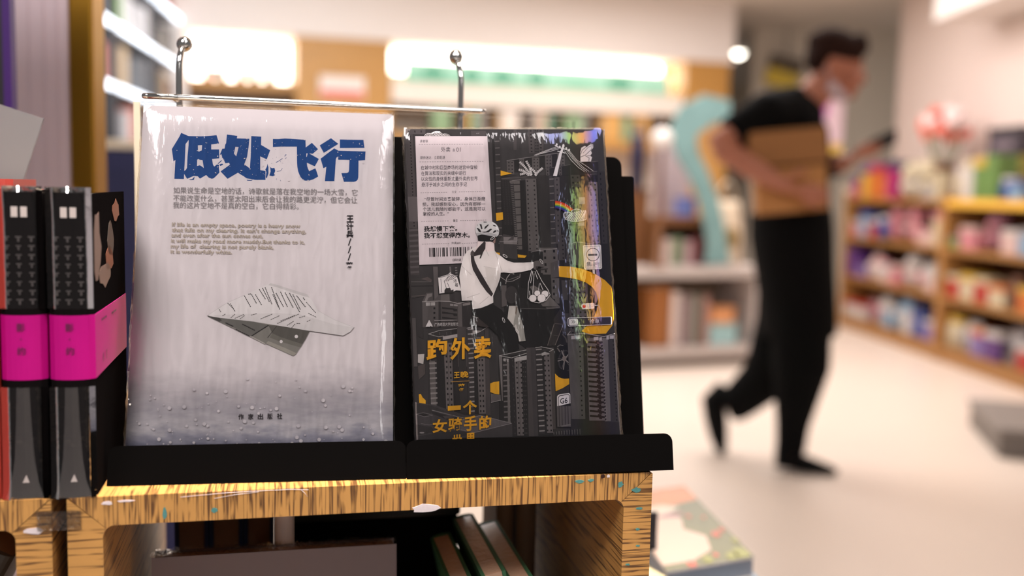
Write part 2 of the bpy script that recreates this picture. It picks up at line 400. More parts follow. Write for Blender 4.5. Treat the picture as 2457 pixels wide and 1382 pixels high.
def film_wrap(t, w, y0, y1, th, m, mfine):
    """clear film: a slightly pillowed front sheet and crimped rims"""
    nx, ny = 26, 34; V = []; Fc = []
    rr = random.Random(5)
    for j in range(ny + 1):
        for i in range(nx + 1):
            u, v = i / nx, j / ny
            e = min(u, 1 - u, v, 1 - v)
            z = .0017 + .0007 * min(1, e * 5) - .0018 * max(0, 1 - e * 26) ** 2
            z += .00035 * math.sin(7 * u + 3 * v) * min(1, e * 6)
            V.append((-.0009 + (w + .0018) * u, y0 - .0008 + (y1 - y0 + .0016) * v, z))
    for j in range(ny):
        for i in range(nx):
            a = j * (nx + 1) + i; Fc.append((a, a + 1, a + nx + 2, a + nx + 1))
    mb = MB(); mb.add(V, Fc, m, True); mb.build('shrink_wrap', t)
    mb = MB(); P = []
    def rim(p, q, nrm):
        n = 60; V = []; Fc = []
        for k in range(n + 1):
            c = [p[i] + (q[i] - p[i]) * k / n for i in range(2)]
            for s in range(4):
                d = rr.uniform(-.00035, .00035)
                V.append((c[0] + nrm[0] * (.0009 + d), c[1] + nrm[1] * (.0009 + d), .0006 - (th + .0008) * s / 3))
        for k in range(n):
            for s in range(3): a = k * 4 + s; Fc.append((a, a + 1, a + 5, a + 4))
        mb.add(V, Fc, mfine, True)
    rim((0, y1), (w, y1), (0, 1)); rim((w, y0), (w, y1), (1, 0)); rim((0, y0), (0, y1), (-1, 0))
    mb.build('film_rim', t)

def snow_cover():
    m = bpy.data.materials.new('snow_scene_cover'); m.use_nodes = True; nt = m.node_tree; b = nt.nodes['Principled BSDF']; N = nt.nodes.new; L = nt.links.new
    tc = N('ShaderNodeTexCoord'); sp = N('ShaderNodeSeparateXYZ'); L(tc.outputs['Object'], sp.inputs[0])
    def nz(sc, det=4):
        mp = N('ShaderNodeMapping'); mp.inputs['Scale'].default_value = sc; L(tc.outputs['Object'], mp.inputs[0])
        n = N('ShaderNodeTexNoise'); n.inputs['Scale'].default_value = 1; n.inputs['Detail'].default_value = det; L(mp.outputs[0], n.inputs['Vector']); return n
    n1 = nz((60, 130, 1)); n2 = nz((110, 330, 1), 5)
    a = N('ShaderNodeMath'); a.operation = 'MULTIPLY_ADD'; L(n1.outputs['Fac'], a.inputs[0]); a.inputs[1].default_value = .022; L(sp.outputs[1], a.inputs[2])
    r = N('ShaderNodeValToRGB'); c = r.color_ramp; mr = N('ShaderNodeMapRange'); mr.inputs[1].default_value = 0; mr.inputs[2].default_value = .060; L(a.outputs[0], mr.inputs[0]); L(mr.outputs[0], r.inputs[0])
    paper = (206, 197, 197)
    stops = ((0, (150, 146, 152)), (.15, (112, 111, 128)), (.27, (150, 147, 156)), (.34, (182, 176, 178)), (.5, (164, 158, 162)), (.66, (176, 168, 170)), (.9, paper), (1, paper))
    c.elements[0].position = 0; c.elements[0].color = col(stops[0][1], .94); c.elements[1].position = 1; c.elements[1].color = col(paper, .94)
    for p, q in stops[1:-1]: e = c.elements.new(p); e.color = col(q, .94)
    mx = N('ShaderNodeMix'); mx.data_type = 'RGBA'; mx.blend_type = 'MULTIPLY'
    m3 = N('ShaderNodeMapRange'); m3.inputs[1].default_value = .05; m3.inputs[2].default_value = .0; m3.inputs[3].default_value = 0; m3.inputs[4].default_value = .75; L(sp.outputs[1], m3.inputs[0]); L(m3.outputs[0], mx.inputs[0])
    r2 = N('ShaderNodeValToRGB'); r2.color_ramp.elements[0].position = .35; r2.color_ramp.elements[0].color = (.72, .72, .76, 1); r2.color_ramp.elements[1].position = .62; r2.color_ramp.elements[1].color = (1, 1, 1, 1); L(n2.outputs['Fac'], r2.inputs[0])
    L(r.outputs[0], mx.inputs[6]); L(r2.outputs[0], mx.inputs[7]); L(mx.outputs[2], b.inputs['Base Color'])
    b.inputs['Roughness'].default_value = .5; b.inputs['Specular IOR Level'].default_value = .3
    return m
SNOW = snow_cover()

def white_art(M, mb):
    A = Art(M, mb); rr = random.Random(3)
    B = (12, 60, 118); P = (206, 197, 197)
    c1 = lambda pts: [(400 + x / 9.828, 305 + y / 9.828) for x, y in pts]
    c2 = lambda pts: [(640 + x / 9.828, 305 + y / 9.828) for x, y in pts]
    A.poly(c1([(340, 135), (515, 210), (520, 300), (445, 400), (430, 740), (415, 1030), (405, 1225), (180, 1220), (205, 775), (160, 805), (120, 520), (305, 215)]), B)
    A.poly(c1([(515, 210), (800, 217), (920, 213), (1175, 190), (1235, 385), (1050, 410), (1050, 525), (1235, 525), (1240, 735), (1070, 752), (1090, 880), (1120, 930), (1185, 880), (1235, 890), (1230, 960), (1245, 1070), (1160, 1160), (1110, 1205), (1065, 1220), (990, 1190), (930, 1130), (785, 1215), (730, 1160), (640, 1150), (480, 1220), (408, 1100), (415, 1030), (450, 1010), (478, 960), (490, 700), (515, 420), (518, 300)]), B)
    A.poly(c1([(735, 430), (835, 425), (825, 550), (790, 560), (760, 582), (738, 560)]), P)
    A.poly(c1([(720, 770), (745, 750), (780, 772), (845, 780), (875, 965), (835, 935), (785, 900), (715, 915)]), P)
    A.poly(c1([(1420, 175), (1665, 205), (1655, 265), (1950, 275), (1930, 480), (1895, 700), (1830, 875), (1960, 975), (1980, 700), (1995, 210), (2230, 225), (2225, 420), (2440, 545), (2360, 760), (2205, 690), (2205, 1015), (2330, 1035), (2330, 1245), (2100, 1245), (1890, 1210), (1680, 1075), (1435, 1220), (1270, 1045), (1490, 885), (1470, 840), (1385, 855), (1330, 740), (1245, 670), (1310, 510), (1365, 505), (1380, 410), (1400, 380)]), B)
    A.poly(c1([(1620, 465), (1695, 470), (1640, 690), (1585, 625)]), P)
    A.poly(c1([(1240, 660), (1290, 640), (1310, 715), (1260, 700)]), P)
    for q in ([(2375, 860), (2400, 950), (2400, 1090), (2360, 1210), (2335, 1180), (2350, 1060), (2325, 1000), (2360, 940)], [(2440, 940), (2480, 970), (2540, 960), (2560, 1030), (2530, 1110), (2560, 1130), (2500, 1160), (2420, 1140), (2450, 1050)], [(1200, 860), (1290, 780), (1305, 790), (1225, 865)], [(1240, 880), (1310, 860), (1335, 890), (1260, 915)], [(520, 1235), (600, 1225), (660, 1165), (640, 1245), (560, 1250)], [(1885, 1240), (1960, 1250), (2030, 1240), (2000, 1270), (1900, 1262)]): A.poly(c1(q), B)
    A.poly(c2([(145, 280), (280, 282), (430, 268), (640, 280), (915, 300), (920, 480), (1065, 370), (1210, 520), (1085, 630), (1000, 620), (1230, 750), (1135, 925), (945, 840), (955, 930), (1000, 1040), (1150, 970), (1215, 1165), (1100, 1230), (1000, 1262), (900, 1262), (850, 1235), (800, 1180), (765, 1110), (740, 1040), (722, 940), (715, 850), (710, 462), (330, 462), (145, 470)]), B)
    A.poly(c2([(935, 620), (965, 620), (945, 700), (932, 700)]), P)
    A.poly(c2([(1250, 430), (1515, 262), (1690, 395), (1345, 608)]), B)
    A.poly(c2([(1725, 290), (1900, 296), (2280, 300), (2305, 490), (1725, 495)]), B)
    A.poly(c2([(1270, 745), (1590, 500), (1690, 555), (2330, 575), (2320, 780), (2165, 790), (2160, 1180), (2145, 1240), (2110, 1275), (2060, 1290), (1820, 1290), (1760, 1085), (1890, 1082), (1925, 1065), (1940, 1020), (1950, 775), (1685, 770), (1680, 690), (1645, 720), (1630, 760), (1595, 1275), (1370, 1275), (1405, 935), (1335, 970)]), B)
    A.line(c2([(220, 835), (300, 790), (370, 740)]), 1.2, B); A.line(c2([(425, 690), (445, 650), (465, 655)]), 1.2, B); A.line(c2([(240, 1045), (330, 1030), (370, 970)]), .9, B); A.line(c2([(440, 745), (465, 720)]), 1.0, B)
    for i in range(46):
        x, y = rr.uniform(560, 660), rr.uniform(315, 440)
        if i < 24: x, y = rr.uniform(628, 680), rr.uniform(345, 436)
        r = rr.uniform(.25, .8); A.ell((x, y), r, r * rr.uniform(.6, 1.3), B if i < 24 else P, 6)
    for i in range(150):
        x, y = rr.uniform(415, 878), rr.uniform(322, 436)
        r = rr.uniform(.25, 1.0) if rr.random() < .85 else rr.uniform(1, 1.9)
        A.ell((x, y), r * rr.uniform(.8, 1.8), r * rr.uniform(.5, 1.0), P, 6, rr.uniform(0, 3))
    g = (122, 116, 116)
    A.text('如果说生命是空地的话，诗歌就是落在我空地的一场大雪，它', (416.5, 463), (858, 468.5), 16.6, g)
    A.text('不能改变什么，甚至太阳出来后会让我的路更泥泞，但它会让', (416, 481.5), (857.5, 487), 16.6, g)
    A.text('我的这片空地不是真的空白，它白得精彩。', (415.5, 498.5), (717, 502), 16.6, g)
    e = (172, 160, 146)
    for s_, x0, y0, x1, y1 in (('If life is an empty space, poetry is a heavy snow', 413, 543, 721, 547), ('that falls on my clearing. It can\'t change anything,', 412.4, 556, 734.6, 560), ('and even after the sun comes out,', 411.5, 568.6, 631, 571), ('it will make my road more muddy.But thanks to it,', 410.8, 582, 731.5, 586), ('my life of  clearing is not purely blank,', 410, 595, 656.6, 598), ('it is wonderfully white.', 409.5, 608, 557.3, 610)):
        A.text(s_, (x0, y0), (x1, y1), 12.6, e, .028)
    K = (24, 20, 24)
    for ch, y in (('王', 525.6), ('计', 544), ('兵', 562), ('/', 581), ('/', 599.5), ('/', 617), ('著', 637.5)):
        x = 840 - (y - 525) * .018; w = 8.4 if ch != '/' else 4
        A.glyph(ch, x - w, y - 8.4, x + w, y + 8.4, K, .022 if ch != '/' else .006)
    for ch, x, y in (('作', 578.5, 1000), ('家', 602, 1000), ('出', 625, 999.5), ('版', 648, 999), ('社', 671, 998.5)):
        A.glyph(ch, x - 6.5, y - 7, x + 6.5, y + 7, (40, 34, 36), .018)
    # paper plane
    cp = lambda pts: [(480 + x / 6.466, 670 + y / 6.466) for x, y in pts]
    A.poly(cp([(115, 575), (300, 590), (830, 650), (1200, 715), (1705, 800), (1640, 930), (1530, 1100), (1490, 1165), (1445, 1190), (1020, 1000), (1005, 1012), (770, 890), (300, 662), (180, 605)]), (122, 118, 111))
    A.poly(cp([(115, 575), (300, 600), (830, 660), (1060, 715), (1040, 745), (900, 830), (770, 890), (640, 800), (300, 660)]), (98, 95, 90))
    A.poly(cp([(1060, 715), (1200, 720), (1705, 800), (1640, 930), (1590, 1010), (1250, 900), (1120, 840)]), (84, 80, 74))
    A.poly(cp([(1120, 840), (1250, 900), (1590, 1010), (1560, 1060), (1240, 970), (1080, 905)]), (104, 100, 92))
    A.poly(cp([(1020, 1000), (1060, 960), (1300, 1060), (1500, 1150), (1445, 1190)]), (146, 141, 131))
    A.poly(cp([(800, 885), (1020, 1000), (1005, 1012), (770, 890)]), (160, 154, 146))
    A.poly(cp([(115, 570), (150, 552), (300, 600), (340, 640), (300, 662)]), (66, 63, 60))
    A.line(cp([(1060, 720), (900, 820), (800, 885)]), 2.6, (45, 42, 40)); A.line(cp([(1190, 730), (1050, 910)]), 1.6, (60, 56, 52))
    A.poly(cp([(115, 560), (260, 470), (420, 370), (690, 250), (1090, 62), (1180, 85), (1670, 240), (1750, 350), (1830, 490), (2080, 630), (2390, 750), (2330, 820), (2220, 880), (1705, 805), (1200, 720), (830, 660), (300, 600), (150, 575)]), (209, 203, 201))
    A.poly(cp([(1090, 62), (1180, 85), (1670, 240), (1700, 290), (1560, 250), (1200, 130), (1060, 95)]), (190, 184, 182))
    A.poly(cp([(190, 560), (700, 540), (1200, 530), (1540, 545), (1800, 620), (2080, 700), (2390, 752), (2330, 820), (2220, 880), (1705, 805), (1200, 720), (830, 660), (300, 600)]), (200, 194, 192))
    A.line(cp([(690, 250), (420, 370), (115, 565)]), .6, (170, 163, 162)); A.line(cp([(1705, 805), (2220, 880), (2330, 820), (2390, 750)]), 1.0, (110, 104, 102)); A.line(cp([(1830, 490), (2080, 630), (2390, 750)]), .6, (180, 174, 172))
    ink = (62, 57, 56)
    for x0, y0, x1, y1 in ((690, 260, 790, 440), (800, 240, 880, 385), (860, 240, 960, 410), (750, 235, 800, 230), (920, 160, 1020, 320), (970, 140, 1080, 360), (1010, 130, 1120, 400), (1110, 130, 1240, 480), (1130, 240, 1220, 440), (1180, 220, 1300, 440), (1250, 200, 1360, 440), (1320, 210, 1450, 450), (1390, 220, 1550, 520), (1440, 240, 1560, 480), (1500, 260, 1640, 440), (1600, 290, 1630, 330), (1650, 360, 1800, 530), (430, 375, 530, 470), (470, 380, 550, 510)):
        A.dash(cp([(x0, y0)])[0], cp([(x1, y1)])[0], max(2, int(math.hypot(x1 - x0, y1 - y0) / 26)), 2.0 if y0 < 300 else 1.6, ink, .62)
    for x0, y0, x1, y1 in ((480, 600, 550, 540), (540, 610, 690, 545), (620, 620, 700, 560), (790, 560, 890, 535), (940, 620, 1130, 540), (1000, 590, 1090, 560), (1100, 630, 1240, 565), (1200, 690, 1540, 540), (1250, 650, 1480, 560), (1350, 720, 1460, 650), (1420, 760, 1480, 690), (1540, 600, 1640, 570), (1660, 660, 1720, 630), (1680, 530, 1810, 595), (1500, 690, 1560, 690), (300, 470, 330, 520), (350, 570, 400, 540)):
        A.dash(cp([(x0, y0)])[0], cp([(x1, y1)])[0], max(2, int(math.hypot(x1 - x0, y1 - y0) / 30)), 1.5, (92, 86, 84), .7)
    for x0, y0, x1, y1 in ((400, 680, 520, 735), (560, 780, 770, 885), (660, 700, 860, 800)): A.dash(cp([(x0, y0)])[0], cp([(x1, y1)])[0], 7, 2.4, (48, 45, 43), .7)
    A.ell(cp([(1495, 892)])[0], 4.2, 4.2, (214, 206, 204)); A.ell(cp([(1260, 970)])[0], 3.8, 3.8, (214, 206, 204))
    for i in range(130):
        x = rr.uniform(308, 936); y = 1068 - (rr.random() ** 1.6) * 160
        r = rr.choice((1.0, 1.2, 1.5, 2.0, 3.2, 4.5)); c = rr.choice(((206, 198, 199), (196, 189, 191), (188, 181, 184)))
        A.ell((x, y), r, r, c, 12)
BOOK_W = flat_book(MWH, .145, -.0112, .1975, .0185, 'white paperback with blue brush title and paper plane, standing on the left display', 'poetry_book', SNOW, white_art, mat('white_spine', (206, 197, 197), .5, k=.94))
film_wrap(BOOK_W, .145, -.0102, .1975, .0185, FILM, FILM_FINE)
# ---------------------------------------------------------------- dark city paperback
G0, G1, G2, G3, G4, GW = (22, 19, 20), (40, 36, 36), (66, 60, 60), (92, 86, 85), (134, 127, 126), (196, 189, 187)
YE, SHIRT, REC = (250, 184, 40), (200, 193, 190), (191, 180, 181)
def city_art(M, mb):
    A = Art(M, mb, .66); rr = random.Random(8)
    def cr(ox, oy, sc): return lambda pts: [(ox + x / sc, oy + y / sc) for x, y in pts]
    c0, c1 = cr(960, 300, 6.9115), cr(960, 460, 6.9115)
    cA, cB, cC, cD, cE, cF = cr(1180, 300, 5.76), cr(1180, 520, 5.76), cr(960, 640, 5.76), cr(960, 840, 5.76), cr(1180, 700, 5.76), cr(1180, 840, 5.76)
    def strip(tl, tr, br, bl, rgb, dots=0, cols=(), dsz=(.12, .3), dcol=G0, ticks=0, tx=(0, 1), tcol=G3, tw=.18):
        A.poly([tl, tr, br, bl], rgb)
        def P(u, v):
            a = (tl[0] + (tr[0] - tl[0]) * u, tl[1] + (tr[1] - tl[1]) * u); b = (bl[0] + (br[0] - bl[0]) * u, bl[1] + (br[1] - bl[1]) * u)
            return (a[0] + (b[0] - a[0]) * v, a[1] + (b[1] - a[1]) * v)
        A.step()
        for i in range(dots):
            for u in cols:
                v = (i + .5) / dots; w, h = dsz[0], dsz[1] / dots
                A.poly([P(u - w, v - h), P(u + w, v - h), P(u + w, v + h), P(u - w, v + h)], dcol, False)
        for i in range(ticks):
            v = (i + .5) / ticks; h = tw / ticks
            A.poly([P(tx[0], v - h), P(tx[1], v - h * 1.6), P(tx[1], v + h * .4), P(tx[0], v + h)], tcol, False)
    q = lambda c, a, b: c([a, b])
    def qs(c, x0, y0, x1, x2, y1, x3, rgb, **k):   # top edge x0..x1 at y0, bottom edge x2..x3 at y1
        p = c([(x0, y0), (x1, y0), (x3, y1), (x2, y1)]); strip(*p, rgb, **k)
    # --- far towers
    qs(c0, 70, 62, 205, 130, 1800, 290, G2, dots=34, cols=(.68,), dsz=(.06, .2), dcol=G0)
    qs(c0, 120, 1190, 285, 150, 1600, 300, (84, 77, 77)); qs(c1, 130, 600, 300, 170, 1382, 320, (58, 52, 52), ticks=9, tcol=(76, 70, 70), tw=.2)
    qs(c0, 1175, 95, 1420, 1180, 195, 1420, G2)
    qs(c0, 60, 64, 420, 80, 150, 420, (74, 68, 68), dots=1, cols=(.2, .5, .8), dsz=(.03, .2), dcol=G1)
    qs(cA, 0, 190, 40, 60, 1382, 110, (32, 29, 29)); qs(cA, 38, 180, 120, 75, 1382, 165, (48, 44, 44), ticks=13, tx=(.05, .8), tcol=G3, tw=.07)
    qs(cB, 40, 0, 160, 75, 420, 190, (44, 40, 40), ticks=4, tx=(.2, .8), tcol=G3, tw=.06)
    qs(cA, 300, 60, 342, 302, 345, 344, (66, 60, 60)); qs(cA, 498, 58, 575, 515, 390, 590, G2, dots=7, cols=(.5,), dsz=(.14, .18)); qs(cA, 585, 58, 640, 595, 390, 650, (58, 53, 53), dots=8, cols=(.3, .8), dsz=(.14, .2)); qs(cA, 645, 58, 722, 655, 385, 712, G2, dots=7, cols=(.4,), dsz=(.2, .2))
    A.poly(cA([(205, 498), (960, 385), (1000, 400), (1000, 565), (740, 600), (205, 670)]), (33, 30, 30))
    for x0, x1, y in ((205, 305, 495), (380, 445, 470), (555, 655, 450), (735, 830, 418), (905, 1005, 390)):
        qs(cA, x0, y, x1, x0 + 4, y + 185, x1 + 4, (80, 74, 73), dots=4, cols=(.3, .75), dsz=(.09, .16))
    A.line(cA([(205, 492), (960, 382)]), 1.0, G4)
    for x, y in ((275, 480), (440, 462), (625, 440), (800, 410)): A.line(cA([(x, y), (x, y + 30)]), .8, G3)
    A.poly(cA([(740, 590), (1100, 545), (1100, 700), (740, 700)]), (36, 33, 33))
    for x0, x1 in ((745, 795), (925, 965), (1085, 1110)): qs(cA, x0, 575, x1, x0 + 3, 700, x1 + 3, (74, 68, 67), dots=3, cols=(.5,), dsz=(.2, .18))
    A.line(cA([(735, 605), (1100, 545)]), .8, G3)
    A.poly(cA([(1085, 520), (1470, 500), (1475, 640), (1300, 690), (1090, 700)]), (40, 36, 36)); A.line(cA([(1240, 525), (1470, 500)]), 1.0, G3); A.line(cA([(1290, 655), (1455, 640)]), 1.2, G3)
    # --- front row of towers
    A.poly(cA([(120, 700), (1600, 690), (1680, 1382), (1710, 2600), (170, 2600)]), (30, 27, 27))
    A.poly(cA([(130, 735), (420, 690), (610, 705), (640, 740), (390, 770), (150, 760)]), (58, 53, 53)); A.line(cA([(130, 745), (600, 705)]), .8, G3); A.line(cA([(240, 775), (400, 755)]), .9, G4)
    qs(cA, 130, 755, 245, 165, 1382, 300, (34, 30, 30), dots=26, cols=(.2, .5, .8), dsz=(.05, .14), dcol=(48, 44, 44))
    qs(cA, 245, 770, 385, 330, 1720, 420, (88, 82, 80), ticks=9, tx=(.35, 1), tcol=(38, 34, 34), tw=.06); qs(cA, 245, 800, 300, 330, 1720, 368, (40, 36, 36), ticks=36, tx=(.2, .9), tcol=G3, tw=.2)
    qs(cA, 465, 745, 612, 505, 1740, 655, (84, 78, 77), dots=16, cols=(.17, .8), dsz=(.06, .16)); qs(cA, 620, 700, 790, 690, 1780, 830, (41, 37, 37), dots=16, cols=(.35,), dsz=(.05, .14), dcol=G1)
    qs(cA, 790, 700, 862, 820, 1780, 900, (50, 46, 46), ticks=11, tx=(.05, .85), tcol=(104, 98, 97), tw=.06); qs(cA, 862, 720, 935, 890, 1640, 960, (72, 66, 66), dots=13, cols=(.5,), dsz=(.1, .16))
    qs(cA, 940, 700, 1080, 1010, 2100, 1120, (38, 34, 34)); qs(cA, 1085, 690, 1215, 1130, 1700, 1290, (62, 57, 54), dots=14, cols=(.25, .75), dsz=(.08, .16)); qs(cA, 1220, 720, 1335, 1290, 1700, 1390, (54, 50, 47))
    qs(cA, 1335, 790, 1455, 1380, 1640, 1500, (104, 92, 86), dots=12, cols=(.22, .75), dsz=(.07, .16)); qs(cA, 1455, 640, 1560, 1520, 1640, 1600, (46, 42, 44), dots=14, cols=(.4,), dsz=(.08, .2), dcol=G0)
    for x, y in ((1200, 1000), (1190, 1300)): A.poly(cA([(x, y), (x + 85, y - 2), (x + 88, y + 92), (x + 6, y + 95)]), (134, 128, 120))
    # --- mid blocks behind the rider
    A.poly(cB([(105, 330), (160, 240), (350, 285), (350, 570), (110, 520)]), (58, 53, 53)); A.poly(cB([(160, 280), (350, 285), (350, 385), (165, 375)]), (112, 105, 104)); A.poly(cB([(215, 330), (310, 250), (300, 320)]), (66, 60, 60))
    A.line(cB([(105, 345), (350, 340), (350, 285)]), 1.0, G4); A.poly(cB([(160, 385), (345, 395), (345, 590), (165, 560)]), (52, 48, 48))
    qs(cB, 660, 430, 905, 680, 800, 925, (86, 80, 79), dots=4, cols=(.28, .8), dsz=(.06, .2)); A.poly(cB([(520, 490), (705, 485), (710, 600), (520, 600)]), (26, 24, 24)); A.line(cB([(540, 490), (630, 470), (900, 440)]), 1.0, G4)
    A.poly(cB([(810, 640), (930, 600), (935, 830), (815, 850)]), (74, 69, 68)); A.line(cB([(920, 600), (970, 580), (1060, 615), (1110, 605)]), 1.2, G3)
    qs(cB, 900, 250, 1000, 925, 600, 1010, (62, 57, 57), dots=6, cols=(.75,), dsz=(.1, .18)); qs(cB, 1025, 260, 1095, 1040, 600, 1110, (66, 61, 60), dots=6, cols=(.5,), dsz=(.14, .18))
    qs(cB, 820, 850, 930, 830, 1200, 935, (80, 75, 74), dots=4, cols=(.3,), dsz=(.12, .2)); qs(cB, 1060, 870, 1140, 1075, 1700, 1180, (62, 57, 58), dots=13, cols=(.45,), dsz=(.12, .18)); qs(cB, 1150, 880, 1320, 1190, 1760, 1340, (76, 68, 78), dots=13, cols=(.35, .75), dsz=(.07, .18)); qs(cB, 960, 880, 1050, 980, 1150, 1050, (58, 54, 54))
    A.poly(cB([(1100, 370), (1180, 345), (1500, 385), (1500, 650), (1250, 690), (1120, 660)]), (70, 65, 66)); A.line(cB([(1100, 370), (1180, 350), (1400, 380)]), 1.0, G4)
    # --- left buildings
    A.poly(cC([(140, 170), (430, 140), (460, 380), (150, 440)]), (52, 48, 47)); A.line(cC([(145, 210), (430, 210)]), 1.2, G3); A.line(cC([(150, 270), (450, 265)]), 2.0, (30, 27, 27)); A.line(cC([(150, 410), (400, 390)]), 2.2, (74, 66, 64)); A.poly(cC([(290, 170), (380, 140), (440, 180), (430, 210)]), (78, 68, 66))
    qs(cC, 455, 0, 520, 475, 450, 530, (88, 81, 80)); qs(cC, 680, 0, 700, 690, 140, 715, G3); qs(cC, 750, 0, 790, 765, 140, 800, (50, 46, 46), ticks=4, tx=(.1, .9), tcol=G4, tw=.12)
    A.poly(cC([(305, 480), (365, 362), (450, 358), (452, 470), (560, 375), (845, 335), (850, 480), (690, 470)]), (76, 70, 69)); A.poly(cC([(565, 380), (680, 375), (685, 480), (560, 480)]), (90, 83, 81)); A.poly(cC([(680, 375), (845, 335), (850, 480), (690, 500)]), (52, 47, 47)); A.poly(cC([(335, 480), (375, 375), (440, 370), (440, 410), (390, 430), (370, 480)]), (112, 105, 103))
    A.poly(cC([(305, 480), (530, 478), (530, 840), (310, 840)]), (76, 70, 69)); A.poly(cC([(530, 478), (560, 478), (565, 840), (530, 840)]), (44, 40, 40)); A.poly(cC([(560, 478), (850, 490), (860, 840), (565, 840)]), (66, 60, 59)); A.poly(cC([(800, 490), (850, 490), (860, 830), (800, 830)]), (86, 79, 78)); A.poly(cC([(850, 490), (990, 470), (995, 830), (860, 830)]), (44, 39, 39))
    for y in (555, 620, 690): A.poly(cC([(580, y), (790, y + 30), (790, y + 62), (740, y + 62), (730, y + 40), (580, y + 28)]), (34, 30, 30))
    for y in (575, 640, 705): A.poly(cC([(460, y - 14), (486, y - 14), (486, y + 14), (460, y + 14)]), G0)
    A.line(cC([(305, 485), (530, 475), (690, 480), (800, 510), (990, 470)]), 1.3, (150, 143, 141)); A.poly(cC([(355, 495), (482, 490), (482, 535), (358, 543)]), (150, 143, 141)); A.poly(cC([(690, 512), (795, 525), (795, 548), (690, 540)]), (130, 123, 121)); A.poly(cC([(862, 510), (970, 490), (970, 525), (866, 543)]), (118, 110, 108))
    A.line(cC([(420, 490), (420, 540)]), 1, G2); A.line(cC([(740, 515), (740, 545)]), 1, G2)
    qs(cC, 145, 710, 215, 165, 1382, 240, (74, 68, 67)); A.poly(cC([(230, 820), (320, 840), (320, 1000), (230, 950)]), (46, 42, 42)); A.poly(cC([(245, 1210), (335, 1205), (320, 1345), (245, 1325)]), (168, 161, 157)); A.poly(cD([(245, 220), (340, 190), (345, 330), (260, 410)]), (70, 62, 60))
    # --- tower under the title
    qs(cC, 390, 925, 500, 400, 2600, 520, (48, 44, 44)); qs(cD, 395, -120, 420, 430, 830, 450, (98, 91, 90)); qs(cD, 410, 150, 480, 440, 840, 505, (88, 82, 80), ticks=10, tx=(-.15, 1.3), tcol=(122, 115, 113), tw=.16); qs(cD, 500, -40, 610, 520, 850, 640, (34, 31, 31))
    qs(cD, 600, -100, 715, 640, 870, 742, (92, 85, 84), dots=13, cols=(.28, .75), dsz=(.09, .2)); A.line(cD([(655, 0), (690, 860)]), .8, (60, 55, 55)); qs(cD, 715, -300, 900, 745, 900, 950, (38, 34, 34)); qs(cC, 785, 830, 925, 800, 1382, 930, (64, 58, 58)); qs(cD, 800, -140, 900, 830, 860, 940, (46, 42, 42))
    qs(cD, 905, -320, 1010, 950, 880, 1030, (52, 47, 47), ticks=18, tx=(.25, 1.05), tcol=(128, 122, 121), tw=.14); qs(cD, 1010, -280, 1060, 1030, 880, 1090, (32, 29, 29)); qs(cD, 1055, -180, 1165, 1090, 880, 1190, (92, 85, 84), dots=15, cols=(.25, .65), dsz=(.09, .2)); qs(cD, 1165, -330, 1220, 1185, 900, 1250, (62, 56, 56))
    for p in ([(390, 930), (530, 885), (785, 855)], [(390, 930), (530, 970), (600, 958)], [(990, 812), (1060, 805), (1200, 835)], [(1130, 880), (1200, 838)], [(920, 850), (1000, 830)]): A.line(cC(p), 1.3, (150, 144, 142))
    A.poly(cC([(590, 965), (790, 930), (790, 975), (590, 1012)]), (150, 143, 142)); A.poly(cC([(1000, 880), (1130, 885), (1080, 915), (1000, 935)]), (140, 133, 131))
    for x in (460, 540, 640, 700): A.line(cC([(x, 905), (x + 5, 945)]), .8, G3)
    # --- wheel, scooter
    A.poly(cE([(850, 560), (960, 560), (1070, 620), (1070, 1200), (860, 1200)]), (28, 25, 25))
    w = (1010, 970)
    A.ell(cE([w])[0], 27, 41, (20, 18, 18), 26); A.ell(cE([(1015, 960)])[0], 17.5, 27, (48, 44, 44), 22); A.ell(cE([(1020, 958)])[0], 15, 23.5, (22, 20, 20), 22)
    for a in range(5):
        t = a * 1.256 + .5; A.line(cE([(1005, 930), (1005 + 95 * math.cos(t), 940 + 140 * math.sin(t))]), 2.2, (128, 121, 118)); A.line(cE([(1005, 930), (1005 + 95 * math.cos(t + .25), 940 + 140 * math.sin(t + .25))]), 1.0, (96, 90, 88))
    A.ell(cE([(1000, 925)])[0], 5, 7, (110, 100, 96)); A.line(cE([(905, 760), (940, 735), (985, 745)]), 1.6, (110, 104, 102)); A.line(cE([(905, 780), (940, 830)]), 3, (96, 88, 84)); A.line(cE([(975, 590), (1020, 640), (1035, 700)]), 3, (70, 64, 63))
    A.poly(cE([(170, 290), (240, 230), (330, 100), (560, 60), (720, 20), (780, 100), (940, 220), (1010, 330), (1000, 430), (900, 740), (760, 770), (480, 790), (360, 700), (420, 500), (250, 420)]), G0)
    A.poly(cE([(690, 190), (780, 90), (945, 225), (760, 232)]), (100, 94, 92)); A.line(cE([(390, 232), (760, 238), (940, 225)]), 1.0, (84, 78, 77)); A.poly(cE([(940, 240), (1005, 330), (1000, 420), (880, 740), (760, 755), (860, 450), (850, 380)]), (42, 37, 36)); A.line(cE([(860, 445), (770, 740)]), 1.6, (98, 88, 84)); A.line(cE([(995, 430), (875, 735)]), 1.6, (98, 88, 84)); A.line(cE([(870, 440), (990, 450)]), 1.0, (84, 76, 73)); A.line(cE([(850, 600), (935, 610)]), 1.0, (70, 64, 62))
